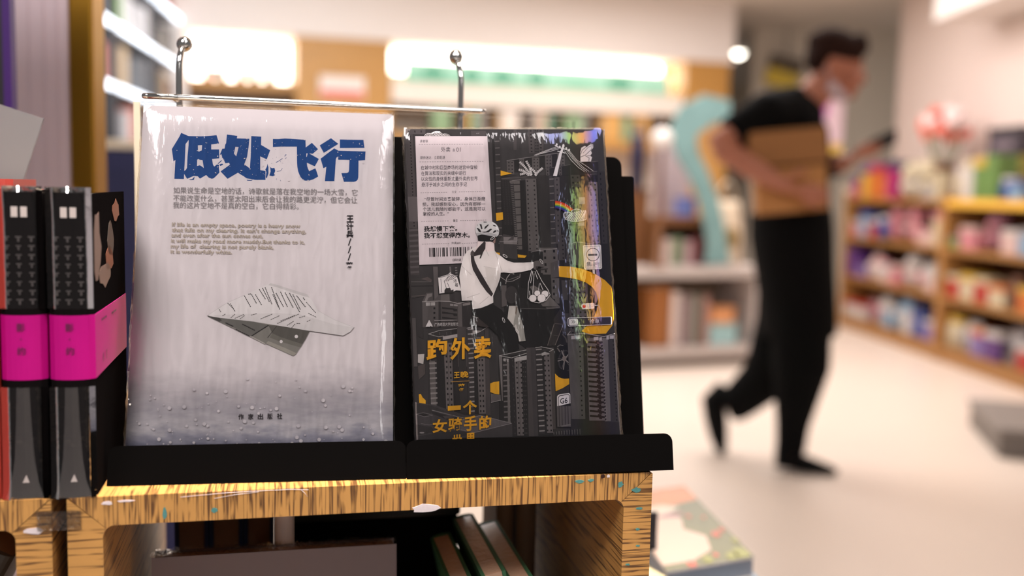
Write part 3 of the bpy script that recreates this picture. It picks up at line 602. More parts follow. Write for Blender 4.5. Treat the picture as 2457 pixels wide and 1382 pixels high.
    A.poly(cB([(80, 800), (130, 720), (400, 760), (700, 780), (760, 960), (800, 1080), (940, 1250), (380, 1270), (250, 1230), (100, 1000)]), (30, 27, 27)); A.poly(cB([(520, 970), (580, 950), (700, 1020), (800, 1100), (940, 1245), (700, 1240)]), (92, 86, 84)); A.poly(cB([(380, 780), (560, 780), (600, 900), (480, 1000), (400, 980)]), G0); A.line(cB([(100, 820), (215, 900), (290, 890), (385, 840), (390, 790)]), 1.6, (122, 115, 113)); A.line(cB([(215, 880), (370, 825)]), 1.2, (100, 94, 92))
    A.poly(cB([(365, 590), (400, 570), (470, 575), (490, 630), (380, 635)]), (26, 23, 23)); A.poly(cB([(130, 950), (200, 950), (205, 1230), (135, 1250)]), (84, 77, 76)); A.ell(cB([(270, 1080)])[0], 15, 21, (52, 47, 47), 20); A.line(cB([(640, 735), (770, 720)]), 2, (46, 42, 42))
    A.line(cB([(190, 930), (205, 850), (250, 790), (300, 785)]), 1.6, (150, 144, 142)); A.ell(cB([(292, 785)])[0], 3.4, 1.8, GW, 10, .6)
    # --- yellow road
    for c, p in ((cA, [(120, 632), (280, 672), (120, 705)]), (cA, [(55, 1218), (150, 1208), (155, 1310), (62, 1328)]), (cB, [(35, 495), (108, 500), (108, 545), (35, 510)]), (cB, [(355, 522), (480, 540), (455, 570), (360, 566)]), (cF, [(872, 325), (920, 372), (960, 390), (1000, 396), (1065, 393), (1068, 470), (980, 525), (880, 570)]), (cD, [(1243, 462), (1290, 442), (1380, 430), (1386, 615), (1300, 603), (1245, 580)]), (cD, [(258, 610), (285, 605), (310, 655), (352, 692), (352, 758), (264, 737)])): A.poly(c(p), YE)
    road = cB([(920, 683), (1080, 690), (1250, 722), (1420, 788), (1560, 878), (1650, 970), (1705, 1060)]) + cE([(1718, 30), (1716, 250), (1700, 370), (1660, 470), (1600, 545), (1545, 622)]) + cE([(1380, 602), (1235, 545), (1320, 470), (1400, 370), (1450, 250), (1466, 130), (1440, 10)]) + cB([(1440, 1050), (1390, 975), (1300, 912), (1160, 862), (1050, 845), (928, 830)])
    A.poly(road, YE)
    A.ell(cE([w])[0], 0.1, .1, G0, 4)
    A.poly(cE([(872, 1120), (905, 1160), (950, 1190), (1000, 1202), (1062, 1198), (1062, 1100), (900, 1050)]), (20, 18, 18))
    # --- big towers at the bottom
    A.poly(cF([(95, 90), (870, 0), (870, 340), (850, 1180), (110, 1200)]), (34, 31, 31))
    qs(cF, 95, 80, 140, 140, 700, 150, (104, 98, 97)); qs(cF, 145, 100, 235, 170, 1180, 265, (40, 36, 36), ticks=15, tx=(.05, 1.0), tcol=(96, 90, 89), tw=.14); qs(cF, 205, 150, 235, 225, 1180, 260, (100, 94, 92)); qs(cF, 240, 105, 310, 280, 1190, 350, (38, 34, 35), dots=14, cols=(.6,), dsz=(.06, .14), dcol=G2)
    qs(cF, 310, 140, 408, 352, 1180, 442, (96, 89, 88), dots=15, cols=(.3, .92), dsz=(.1, .17)); A.line(cF([(360, 150), (398, 1180)]), .8, (62, 57, 57)); qs(cF, 408, 140, 482, 442, 1180, 500, (33, 30, 30), dots=16, cols=(.3, .7), dsz=(.08, .14), dcol=G2)
    qs(cE, 475, 775, 600, 510, 2000, 640, (66, 60, 60)); qs(cE, 530, 770, 600, 580, 2000, 640, (58, 53, 54)); qs(cE, 600, 765, 690, 650, 1960, 735, (44, 40, 41), ticks=17, tx=(.05, .95), tcol=(126, 120, 118), tw=.13)
    qs(cE, 690, 880, 720, 735, 1960, 770, (32, 29, 30)); qs(cE, 718, 850, 800, 762, 1950, 845, (92, 85, 85), dots=16, cols=(.1, .7), dsz=(.12, .17)); qs(cE, 800, 795, 855, 840, 1900, 880, (66, 60, 58))
    for p in ([(100, 885), (475, 805)], [(100, 885), (150, 893), (270, 915), (480, 850)], [(680, 762), (850, 795)], [(600, 775), (690, 760)], [(790, 830), (850, 797)]): A.line(cE(p), 1.4, (156, 150, 147))
    A.poly(cE([(310, 915), (480, 880), (480, 938), (312, 968)]), (150, 144, 142)); A.poly(cE([(685, 850), (730, 830), (795, 850), (790, 862), (688, 886)]), (146, 140, 138)); A.poly(cE([(160, 920), (190, 925), (190, 965), (160, 960)]), (140, 134, 132)); A.poly(cE([(205, 930), (230, 932), (230, 970), (207, 968)]), (140, 134, 132))
    # --- right-hand tower
    A.poly(cE([(1040, 595), (1700, 575), (1740, 1382), (1780, 2010), (1090, 2030), (1070, 1250)]), (44, 40, 40))
    qs(cE, 1040, 600, 1255, 1100, 1760, 1300, (80, 75, 74)); A.step()
    qs(cE, 1195, 660, 1225, 1232, 1740, 1262, (80, 75, 74), dots=16, cols=(.5,), dsz=(.3, .16)); qs(cE, 1255, 600, 1310, 1290, 1760, 1345, (42, 37, 41)); qs(cE, 1310, 640, 1500, 1345, 1780, 1560, (98, 90, 92))
    for i in range(16):
        y = 680 + i * 68; x = 1318 + i * 2.2
        A.poly(cE([(x, y), (x + 110, y + 10), (x + 112, y - 10), (x + 160, y - 6), (x + 162, y + 16), (x + 205, y + 20), (x + 206, y + 46), (x + 170, y + 44), (x + 168, y + 60), (x + 130, y + 56), (x + 128, y + 38), (x, y + 28)]), (34, 29, 31))
    qs(cE, 1505, 640, 1530, 1560, 1790, 1585, (110, 103, 104), ticks=26, tx=(0, .8), tcol=(38, 34, 36), tw=.3); qs(cE, 1530, 640, 1600, 1585, 1790, 1640, (98, 92, 92)); qs(cE, 1600, 600, 1700, 1640, 1800, 1760, (54, 50, 51), dots=22, cols=(.7,), dsz=(.08, .18))
    A.line(cE([(1040, 600), (1085, 590), (1300, 580), (1545, 622), (1700, 578)]), 1.4, (160, 153, 154)); A.line(cE([(1040, 600), (1080, 548)]), 1.6, (140, 133, 132))
    for x0, x1, y in ((1095, 1150, 612), (1160, 1220, 606), (1405, 1470, 628), (1482, 1518, 632), (1580, 1615, 615), (1625, 1680, 606)): A.poly(cE([(x0, y), (x1, y - 4), (x1, y + 44), (x0, y + 46)]), (160, 152, 156))
    # --- roofs bottom left
    A.poly(cD([(205, 720), (480, 760), (900, 900), (1110, 905), (1545, 1012), (1550, 1200), (225, 1230)]), (58, 53, 54)); A.poly(cD([(205, 735), (440, 770), (640, 850), (450, 870), (215, 880)]), (48, 44, 44)); A.poly(cD([(225, 885), (320, 865), (450, 900), (330, 920)]), (34, 30, 30)); A.line(cD([(225, 885), (320, 865), (450, 900), (330, 920), (225, 885)]), 1.0, (104, 98, 98)); A.line(cD([(440, 830), (650, 885), (880, 940)]), 1.6, (112, 106, 106)); A.poly(cD([(430, 845), (640, 900), (880, 945), (640, 960), (440, 880)]), (38, 34, 35)); A.poly(cD([(590, 910), (720, 900), (760, 930), (620, 950)]), (66, 60, 61)); A.poly(cD([(220, 1030), (430, 1060), (480, 1130), (230, 1180)]), (44, 40, 40)); A.line(cD([(290, 1015), (400, 1035), (640, 1000)]), 1.0, (98, 92, 92)); A.poly(cD([(800, 975), (1105, 905), (1540, 1012), (1015, 1140), (830, 1095)]), (84, 78, 79)); A.line(cD([(830, 1100), (1015, 1142), (1540, 1012), (1105, 903), (800, 978)]), 1.2, (122, 115, 116)); A.poly(cD([(225, 1190), (760, 1110), (1010, 1150), (700, 1230), (225, 1240)]), (46, 42, 43)); A.ell(cD([(300, 1142)])[0], 6, 1.8, (120, 114, 114), 10)
    A.poly(cD([(1250, 600), (1385, 620), (1390, 690), (1255, 725)]), (84, 78, 78)); A.line(cD([(1255, 725), (1390, 692)]), 1.2, (134, 128, 126))
    # --- receipt
    A.poly([(996, 327.5), (1169, 327.5), (1186, 629), (1006, 636)], REC)
    K = (52, 45, 50); D = (96, 88, 92)
    A.text('读者联', (1007.2, 342.5), (1026.8, 342.3), 7.6, K, .006); A.dash((1005, 347.4), (1161, 346.8), 26, .9, D)
    A.text('外卖', (1057.8, 365), (1080, 364.8), 13.6, K, .004); A.text('#', (1086, 364.6), (1091, 364.6), 12.4, K, .0); A.text('01', (1094.6, 364.8), (1104.6, 364.6), 14.6, K, .0)
    A.text('期待送达：立即配送', (1008.2, 382.4), (1067.4, 381.8), 8.2, K, .006); A.dash((1006.6, 389.4), (1162, 388), 26, .9, D)
    for s_, x0, x1, y in (('在城中村和巨型商场的迷宫中穿梭', 1009.6, 1145.2, 407.2), ('在算法和现实的夹缝中逆行', 1010.2, 1117.7, 421), ('以女性的身体重新丈量外卖的世界', 1010.6, 1145.8, 434.2), ('悬浮于城乡之间的生存手记', 1011, 1120, 448)): A.text(s_, (x0, y), (x1, y - .9), 11, K, .006)
    A.dash((1009, 463.2), (1074.5, 462), 12, .9, D); A.dash((1101, 461.3), (1165.5, 460.2), 12, .9, D); A.text('引文', (1084.4, 464), (1094.8, 463.8), 6.6, K, .006)
    for s_, x0, x1, y in (('“尽管时间支离破碎，身体日渐磨', 1018.4, 1163.8, 482.6), ('损，我却感到安心，因为有那样一', 1013.5, 1164, 495), ('个活儿我随时都能干，这是我可以', 1014.2, 1164.4, 506.6), ('掌控的人生。”', 1014.7, 1076.5, 518.4)): A.text(s_, (x0, y), (x1, y - 1.2), 10, (44, 38, 42), .01)
    A.dash((1010.5, 532), (1078, 530.6), 12, .9, D); A.dash((1104, 530), (1168.5, 528.5), 12, .9, D); A.text('备注', (1086.6, 532.6), (1097.6, 532.4), 7, K, .006)
    A.text('我想慢下来。', (1016.4, 555.2), (1097, 554), 14, (26, 22, 24), .026); A.text('我不想变得麻木。', (1016.7, 571.4), (1127.5, 569.6), 14, (26, 22, 24), .026)
    A.dash((1012.8, 586.6), (1079.5, 585.2), 12, .9, D); A.dash((1107.6, 584.4), (1146, 583.2), 7, .9, D); A.text('外卖#01', (1082.8, 586.4), (1104.8, 586), 6.6, K, .006)
    for a, b in ((478, 490), (500, 508), (518, 526), (535, 545), (548, 577), (600, 608), (628, 636), (658, 668), (692, 702), (710, 735), (758, 766), (772, 786), (822, 832), (850, 858), (878, 892), (905, 915), (922, 930), (942, 962), (980, 1008), (1016, 1022), (1040, 1048), (1068, 1088), (1112, 1120), (1132, 1140), (1178, 1188)):
        s_ = (a - 478) * -.03; A.poly(c1([(a, 937 + s_), (b, 937 + s_), (b + 5, 1085 + s_), (a + 5, 1085 + s_)]), (34, 29, 31))
    A.text('扫码出餐', (1085.3, 627), (1105.6, 626.5), 6.8, K, .008)
    # --- drawn white sketches
    Wt = (206, 199, 197)
    A.poly(c0([(400, 190), (415, 160), (450, 142), (510, 143), (540, 125), (600, 110), (655, 115), (700, 150), (770, 150), (810, 165), (832, 190)]), Wt)
    for i in range(17): x = 415 + i * 25; A.line(c0([(x, 186), (x + 34, 132 if 4 < i < 12 else 152)]), 1.5, (40, 36, 36))
    A.poly(cA([(972, 280), (1003, 288), (985, 345), (965, 400), (895, 712), (842, 708), (925, 400), (955, 340)]), Wt); A.line(cA([(870, 288), (930, 320), (1010, 340), (1070, 360)]), 2.2, Wt); A.line(cA([(905, 368), (960, 375), (1010, 395)]), 1.8, Wt)
    for x, y in ((893, 275), (935, 308), (1025, 328), (1064, 350), (986, 285)): A.ell(cA([(x, y)])[0], 2.2, 3, Wt, 8)
    for p in ([(880, 310), (780, 345), (700, 375), (580, 425)], [(905, 322), (800, 350), (720, 380), (600, 428)], [(925, 332), (820, 365), (640, 410)], [(1000, 360), (1090, 490), (1190, 590), (1275, 650)], [(1030, 365), (1120, 480), (1230, 590), (1308, 650)], [(1050, 360), (1140, 480), (1260, 590), (1338, 645)], [(1070, 365), (1170, 490), (1300, 570), (1395, 640)]): A.line(cA(p), .9, Wt)
    A.poly(cA([(1232, 320), (1280, 295), (1310, 310), (1360, 265), (1395, 275), (1395, 320), (1365, 360), (1378, 395), (1355, 430), (1380, 450), (1365, 510), (1220, 515), (1218, 380)]), Wt)
    A.line(cA([(1222, 410), (1245, 350), (1340, 280), (1385, 280), (1375, 340), (1290, 420), (1222, 448)]), 1.2, (52, 46, 46)); A.line(cA([(1255, 395), (1330, 310), (1368, 300)]), .9, (80, 74, 73)); A.line(cA([(1290, 432), (1340, 460), (1335, 505)]), 1.2, (52, 46, 46)); A.line(cA([(1310, 430), (1375, 430)]), 1.0, (52, 46, 46))
    for st in ([(380, 515), (450, 580), (520, 680), (545, 710)], [(470, 500), (520, 590), (545, 700)], [(365, 625), (440, 640), (510, 705)], [(385, 690), (450, 675)], [(700, 600), (630, 655), (595, 710)], [(530, 600), (590, 650), (600, 700)]):
        P = cA(st); A.line(P, .9, Wt)
        for (x0, y0), (x1, y1) in zip(P[:-1], P[1:]):
            L = math.hypot(x1 - x0, y1 - y0); n = max(1, int(L / 3.6)); ang = math.atan2(y1 - y0, x1 - x0)
            for i in range(n):
                t = (i + .5) / n
                for sg in (-1, 1): A.ell((x0 + (x1 - x0) * t - math.sin(ang) * sg * 1.7, y0 + (y1 - y0) * t + math.cos(ang) * sg * 1.7), 1.9, .9, Wt, 7, ang - sg * .5)
    for i, c in enumerate(((198, 52, 22), (222, 110, 24), (232, 192, 48), (92, 150, 60), (36, 66, 140), (60, 34, 104))):
        def bz(k): return [(870 + (1 - t) * 0 + t * (250 - k * 15) , 1055 + k * 17 + t * t * (112 - k * 9) + t * (6)) for t in [j / 8 for j in range(9)]]
        a, b = bz(i), bz(i + 1); A.poly(cA(a + b[::-1]), c)
    cl = [(985, 1245), (1000, 1215), (1040, 1208), (1085, 1215), (1105, 1182), (1165, 1165), (1215, 1175), (1245, 1210), (1270, 1192), (1295, 1196), (1297, 1310), (1240, 1330), (1160, 1340), (1100, 1338), (1010, 1310), (1008, 1285), (988, 1270)]
    A.poly(cA(cl), (96, 90, 84)); A.line(cA(cl + cl[:1]), 1.3, Wt)
    for i in range(11): x = 1010 + i * 25; A.line(cA([(x, 1300 + min(i, 3) * 9), (min(x + 80, 1290), max(1222 - i * 6, 1185))]), 1.7, Wt)
    A.poly(cB([(1252, 408), (1265, 398), (1488, 390), (1502, 402), (1516, 712), (1502, 727), (1285, 735), (1270, 722)]), (214, 208, 200)); A.line(cB([(1268, 420), (1488, 410), (1500, 708), (1288, 716), (1268, 420)]), .8, (96, 92, 90)); A.ring(cB([(1390, 528)])[0], 15.2, 1.5, (46, 46, 48)); A.poly(cB([(1325, 520), (1450, 517), (1451, 543), (1326, 546)]), (60, 66, 66))
    for ch, x0, x1, y0, y1 in (('禁', 1305, 1358, 628, 690), ('止', 1355, 1392, 650, 685), ('逆', 1392, 1440, 632, 692), ('行', 1438, 1482, 630, 690)):
        (a, b), (c, d) = cB([(x0, y0), (x1, y1)]); A.glyph(ch, a, b, c, d, (58, 62, 62), .01)
    A.poly(cB([(1385, 735), (1415, 734), (1420, 800), (1388, 785)]), (204, 200, 192))
    A.poly(cE([(1226, 200), (1245, 166), (1400, 158), (1413, 175), (1411, 222), (1398, 237), (1248, 246)]), (224, 214, 218)); A.ell(cE([(1270, 205)])[0], 3.9, 4.2, (206, 30, 44), 14); A.ring(cE([(1330, 197)])[0], 3.4, .6, (160, 150, 156)); A.ring(cE([(1383, 190)])[0], 3.4, .6, (160, 150, 156)); A.line(cE([(1411, 194), (1462, 190)]), 1.8, (224, 214, 218))
    A.poly(cE([(1040, 378), (1055, 362), (1640, 345), (1650, 355), (1652, 445), (1640, 457), (1060, 482), (1044, 470)]), (206, 200, 204)); A.poly(cE([(1048, 384), (1062, 369), (1635, 352), (1640, 358), (1643, 444), (1632, 450), (1064, 474), (1052, 466)]), (52, 46, 58)); A.poly(cE([(1058, 388), (1070, 379), (1170, 374), (1182, 384), (1186, 450), (1176, 460), (1076, 468), (1063, 458)]), (206, 200, 198))
    for x in (1095, 1122): A.line(cE([(x, 400), (x + 24, 418), (x + 2, 438)]), 1.2, (46, 42, 42))
    for ch, x0, x1 in (('抢', 1345, 1408), ('单', 1418, 1476)):
        (a, b), (c, d) = cE([(x0, 380), (x1, 440)]); A.glyph(ch, a, b, c, d, (214, 208, 220), .004)
    A.poly(cC([(350, 832), (396, 740), (444, 828), (430, 832), (425, 815), (410, 832)]), (206, 199, 197)); A.line(cC([(400, 742), (447, 828)]), .9, (206, 199, 197))
    A.text('广西师范大学出版社', cC([(472, 822)])[0], cC([(800, 812)])[0], 8.6, (190, 183, 181), .0); A.dash(cC([(472, 746)])[0], cC([(790, 740)])[0], 18, 1.3, (150, 142, 141), .8)
    # G6 road marker
    A.poly(cF([(895, 778), (895, 645), (905, 625), (935, 608), (1060, 595), (1078, 610), (1080, 735)]), (206, 199, 197)); A.line(cF([(913, 770), (913, 655), (935, 630), (1050, 614), (1063, 628), (1068, 735)]), 1.5, (46, 41, 42)); A.text('G6', cF([(937, 742)])[0], cF([(1040, 730)])[0], 18.5, (30, 26, 27), .012)
    qs(cF, 890, 775, 1085, 900, 1060, 1085, (84, 78, 78)); 
    for x in (922, 962, 1005, 1045): A.line(cF([(x, 770), (x + 6, 1050)]), 1.2, (38, 34, 34))
    A.poly(cF([(945, 1045), (1080, 1018), (1085, 1040), (960, 1062)]), (104, 98, 97))
    for i in range(11): x = 850 + i * 36; A.line(cF([(x, 1130 - i * 4), (x + 2, 1165)]), 1.0, (112, 106, 104))
    # drawn book behind the rider
    A.poly(cC([(522, 155), (660, 110), (690, 80), (705, 105), (770, 130), (785, 150), (842, 335), (770, 330), (730, 350), (540, 375)]), (206, 199, 197))
    for p in ([(560, 170), (572, 355)], [(530, 158), (640, 130), (665, 112)], [(605, 200), (635, 300)], [(650, 225), (680, 298)], [(605, 205), (700, 120), (775, 140)], [(630, 205), (720, 130)], [(655, 205), (740, 135)], [(640, 170), (690, 95)], [(700, 185), (765, 150)]): A.line(cC(p), 1.1, (40, 35, 35))
    for ch, y0, y1 in (('活', 175, 222), ('着', 230, 282)):
        x0 = 732 + (y0 - 175) * .35; (a, b), (c, d) = cC([(x0, y0), (x0 + 48, y1)]); A.glyph(ch, a, b, c, d, (40, 35, 36), .008)
    A.poly(cC([(610, 330), (630, 300), (690, 298), (700, 330), (735, 318), (735, 360), (610, 365)]), (44, 39, 39))
    # --- rider
    A.poly(cC([(1000, 590), (1200, 535), (1285, 525), (1400, 600), (1480, 720), (1590, 890), (1620, 1000), (1640, 1140), (1465, 1195), (1400, 1060), (1350, 950), (1220, 830), (1000, 690)]), (20, 17, 17))
    A.line(cC([(1000, 685), (1075, 712)]), 1.2, (150, 140, 136)); A.poly(cC([(1000, 690), (1100, 730), (1220, 830), (1200, 845), (1000, 800)]), (50, 42, 40))
    A.poly(cE([(232, 200), (345, 198), (380, 310), (430, 480), (462, 680), (372, 690), (350, 580), (300, 480), (212, 370)]), (176, 170, 164)); A.poly(cE([(320, 205), (345, 198), (380, 310), (430, 480), (462, 680), (400, 686), (330, 450), (290, 500), (300, 400), (325, 300)]), (138, 134, 128)); A.poly(cE([(330, 200), (352, 215), (330, 330), (318, 300)]), (98, 84, 74)); A.line(cE([(330, 40), (318, 130), (330, 195)]), .9, (120, 114, 112))
    A.poly([(1146.7, 590), (1120.6, 603), (1110.5, 617.7), (1102.5, 655), (1101.5, 664), (1104, 684), (1107.6, 722.4), (1132, 721.6), (1132.8, 742.5), (1152, 740), (1168.4, 733.8), (1176, 730), (1183, 726.8), (1182.3, 711), (1188, 697), (1194.4, 681.7), (1199, 668), (1200.5, 655), (1207.8, 654.5), (1225, 656), (1248.6, 653.7), (1272, 648.5), (1282.4, 639.8), (1279, 629.4), (1255, 631), (1232, 631), (1218, 627), (1211, 623.3), (1202, 616), (1190, 608), (1185.8, 601.8), (1183, 588), (1172.7, 579.6)], SHIRT)
    A.poly(c1([(1290, 825), (1480, 830), (1555, 860), (1562, 985), (1420, 1000), (1230, 985), (1270, 900)]), (208, 194, 191))
    for p in ([(1186, 604), (1196, 630), (1204, 652)], [(1165, 600), (1172, 615)], [(1108, 640), (1130, 660)], [(1140, 662), (1165, 668), (1192, 664)], [(1120, 715), (1150, 705)], [(1150, 730), (1172, 712)], [(1160, 640), (1190, 646)]): A.line(p, 1.6, (178, 171, 168))
    A.poly([(1163, 640), (1196, 650), (1199, 662), (1190, 690), (1182, 708), (1170, 690)], (188, 181, 177))
    A.poly([(1128.6, 609), (1135.8, 611), (1138, 626), (1145.5, 643), (1160, 668), (1182.5, 706), (1178, 712), (1166, 700), (1152, 680), (1134, 648), (1129.5, 628)], (44, 37, 38))
    A.poly(c1([(1390, 828), (1414, 850), (1408, 950), (1372, 1010), (1335, 1110), (1312, 1115), (1330, 1050), (1215, 1080), (1160, 1055), (1190, 975), (1230, 1010), (1290, 930)]), (46, 38, 38)); A.poly(c1([(1160, 1055), (1165, 1010), (1195, 975), (1218, 1010), (1215, 1080)]), (72, 64, 63))
    A.poly(c1([(1545, 770), (1580, 760), (1572, 850), (1552, 875), (1535, 820)]), (132, 104, 96))
    A.poly(c1([(1275, 715), (1350, 710), (1480, 730), (1590, 745), (1560, 800), (1530, 835), (1420, 835), (1290, 828)]), (22, 18, 18))
    A.poly(c1([(1245, 600), (1258, 565), (1290, 530), (1345, 505), (1420, 494), (1480, 496), (1535, 510), (1590, 548), (1622, 595), (1637, 650), (1630, 715), (1595, 755), (1540, 748), (1480, 738), (1350, 716), (1275, 735), (1252, 690), (1244, 645)]), (186, 183, 182))
    A.poly(c1([(1500, 505), (1560, 530), (1615, 590), (1630, 650), (1600, 640), (1560, 570)]), (206, 205, 206)); A.poly(c1([(1250, 690), (1290, 690), (1400, 700), (1500, 690), (1600, 720), (1590, 752), (1480, 738), (1350, 716), (1278, 735)]), (156, 153, 153))
    for p in ([(1312, 545), (1345, 548), (1360, 622), (1342, 632)], [(1390, 632), (1398, 590), (1455, 548), (1468, 556), (1420, 612)], [(1265, 610), (1285, 608), (1325, 640), (1342, 682), (1300, 672)], [(1340, 672), (1420, 668), (1495, 620), (1522, 628), (1465, 680), (1385, 686)], [(1528, 556), (1570, 562), (1592, 586), (1545, 580)], [(1528, 682), (1560, 650), (1592, 646), (1590, 665), (1550, 692)], [(1605, 640), (1618, 640), (1625, 670), (1612, 672)], [(1375, 505), (1430, 508), (1430, 518), (1380, 518)], [(1272, 560), (1280, 548), (1278, 580)]): A.poly(c1(p), (34, 31, 32))
    A.poly(cB([(570, 632), (600, 615), (640, 610), (690, 655), (715, 685), (690, 700), (640, 690), (605, 745), (570, 725)]), (84, 78, 77)); A.poly(cB([(600, 690), (640, 690), (605, 745)]), (52, 46, 46))
    for c, x, y, a in ((cB, 178, 548, .5), (cB, 678, 622, 1.0), (cC, 1308, 150, 1.4), (cC, 1425, 740, 1.2), (cC, 1612, 895, 1.0), (c1, 1735, 1072, .6), (c1, 1528, 778, -.6)):
        p = c([(x, y)])[0]; n = 12; P = [(p[0] + 6 * math.cos(t) * math.cos(a) - 2.2 * math.sin(t) * math.sin(a), p[1] + 6 * math.cos(t) * math.sin(a) + 2.2 * math.sin(t) * math.cos(a)) for t in [2 * math.pi * i / n for i in range(n + 1)]]; A.line(P, 1.1, (216, 210, 208))
    # net of buns
    for p in ([(545, 748), (500, 920), (490, 1130), (560, 1180), (650, 1195), (740, 1160), (800, 1085), (770, 1015), (690, 900), (610, 745)], [(560, 760), (530, 920)], [(578, 790), (560, 1050), (565, 1110)], [(590, 760), (625, 865)], [(660, 920), (700, 1015)], [(650, 930), (640, 1020)], [(515, 1030), (520, 1090)]): A.line(cB(p), 1.3, (206, 199, 197))
    for x, y, r in ((622, 1062, 42), (728, 1072, 50), (560, 1132, 52), (680, 1130, 58)): A.ell(cB([(x, y)])[0], r / 5.76, r / 5.76 * .92, (206, 199, 197), 16); A.ring(cB([(x, y)])[0], r / 5.76, .7, (60, 54, 54))
    # --- yellow lettering
    for c, ch, x0, y0, x1, y1, b in ((cC, '跑', 360, 1000, 668, 1290, .03), (cC, '外', 688, 980, 968, 1285, .03), (cC, '卖', 1015, 966, 1256, 1272, .03), (cD, '王', 740, 305, 818, 388, .03), (cD, '晚', 832, 292, 940, 384, .024), (cD, '著', 795, 466, 886, 566, .022), (cD, '一', 655, 768, 835, 832, .0), (cD, '个', 862, 694, 1060, 888, .03), (cD, '女', 442, 955, 645, 1142, .03), (cD, '骑', 660, 932, 852, 1130, .026), (cD, '手', 878, 908, 1056, 1118, .03), (cD, '的', 1088, 905, 1256, 1095, .03), (cD, '世', 718, 1165, 850, 1330, .03), (cD, '界', 900, 1142, 1040, 1330, .03)):
        (a, e), (f, d) = c([(x0, y0), (x1, y1)]); A.glyph(ch, a, e, f, d, YE, b, .07)
    A.line(cD([(706, 440), (955, 426)]), 1.2, (178, 128, 50))
COVER_DARK = mat('dark_cover', (50, 45, 45), .5, k=.80, spec=.2)
def clip_art(M, mb, w, y0):
    """city art, then drop the print that would stick out over the cover's edge"""
    n0 = len(mb.f); city_art(M, mb)
    eps = .0002
    for i, v in enumerate(mb.v):
        x = min(max(v[0], eps), w - eps); y = min(max(v[1], y0 + eps), .1821)
        mb.v[i] = (x, y, v[2]) if v[2] > -1e-9 and v[2] < .003 else v
BOOK_R = flat_book(MRB, .1203, -.0125, .1823, .0200, 'shrink wrapped dark paperback with city towers, a cyclist and yellow title on the right display', 'city_paperback', COVER_DARK, lambda M, mb: clip_art(M, mb, .1203, -.0125))
film_wrap(BOOK_R, .1203, -.0125, .1823, .0200, FILM_RAINBOW, FILM_FINE)
# second copy right behind it, and a black board behind that
MB2 = MRB @ Matrix.Translation((.0052, -.0052, -.0225)) 
BK2 = flat_book(MB2, .1203, -.006, .1823, .0075, 'thin grey paperback peeking out behind the city book on the right display', 'paperback', mat('slate_cover', (50, 45, 45), .6, k=.9, spec=.2), None)
M3 = MRS @ Matrix.Translation((0, 0, -.0375))
t = thing('black_board', 'black rounded board standing behind the right display, its edge showing past the books', 'board', M3)
mb = MB(); mb.prism([(x, y, 0) for x, y in rrect(.014, -.0090, .1455, .1650, .0018, 4, 'cd')], (0, 0, -.010), (0, 0, 0), mat('black_board_face', (9, 8, 8), .85, spec=.0)); mb.build('panel', t)
mb = MB(); mb.box((.078, .070, -.0108), (.05, .0006, .0012), BLACK_METAL); mb.build('rear_brace', t)
# ---------------------------------------------------------------- chrome display rack and clear acrylic sheet
def Sl(x, y, z): return Vector((x, y, z))
t = thing('chrome_wire_rack', 'chrome wire rack with two ball tipped uprights rising behind the books', 'wire rack', MS)
for (x, y, z1, bx, by, bz) in ((-.2745, .148, .2440, -.2718, .158, .2525), (-.0888, .156, .2435, -.0910, .167, .2545)):
    mb = MB(); mb.tube([(x, y, .0), (x, y, z1 - .006), (x + (bx - x) * .10, y + .0008, z1 - .002), (x + (bx - x) * .4, y + .0040, z1 + .0035), (bx, by - .001, bz - .001)], .0020, CHROME, 14)
    o = mb.build('upright', t)
    m2 = MB(); m2.ball((bx, by, bz), .0051, CHROME, 20); m2.build('ball_tip', t)
# long narrow loop of wire lying level, joined to the uprights
P = []
xa, xb, ya, yb, zz = -.2885, -.0815, .1055, .121, .2140
def loop(dy, k):
    return ((xa + (xb - xa) * k, ya + (yb - ya) * k + dy, zz))
r = .0021
pts = []
for i in range(13): k = i / 12; pts.append(Vector(loop(-r, k)))
for i in range(1, 8): a = -math.pi / 2 + math.pi * i / 8; pts.append(Vector((xb + r * math.cos(a), yb + r * math.sin(a), zz)))
for i in range(12, -1, -1): k = i / 12; pts.append(Vector(loop(r, k)))
for i in range(1, 8): a = math.pi / 2 + math.pi * i / 8; pts.append(Vector((xa + r * math.cos(a), ya + r * math.sin(a), zz)))
pts.append(pts[0].copy()); pts.append(pts[1].copy())
mb = MB(); mb.tube(pts, .00165, CHROME, 12); mb.build('wire_loop', t)
mb = MB()
for x, y in ((-.2745, .148), (-.0888, .156)):
    k = (x - xa) / (xb - xa); mb.tube([(x, ya + (yb - ya) * k + r, zz), (x, y, zz)], .0015, CHROME, 10)
mb.build('cross_bar', t)

ACR = bpy.data.materials.new('clear_acrylic'); ACR.use_nodes = True; b = ACR.node_tree.nodes['Principled BSDF']
b.inputs['Base Color'].default_value = (.97, .97, .95, 1); b.inputs['Roughness'].default_value = .02; b.inputs['Transmission Weight'].default_value = 1; b.inputs['IOR'].default_value = 1.18
ACE = bpy.data.materials.new('frosted_acrylic_edge'); ACE.use_nodes = True; b = ACE.node_tree.nodes['Principled BSDF']
b.inputs['Base Color'].default_value = col((222, 212, 188)); b.inputs['Roughness'].default_value = .25; b.inputs['Transmission Weight'].default_value = .1
t = thing('acrylic_sheet', 'clear acrylic sheet standing on edge behind the two displays', 'acrylic sheet', MS)
a, c = Vector((-.3012, .170, 0)), Vector((.0063, .199, 0)); d = (c - a).normalized(); n = Vector((-d.y, d.x, 0))
mb = MB(); mb.prism([a, c, c + n * .003, a + n * .003], (0, 0, 0), (0, 0, .2155), ACR); mb.build('sheet', t)
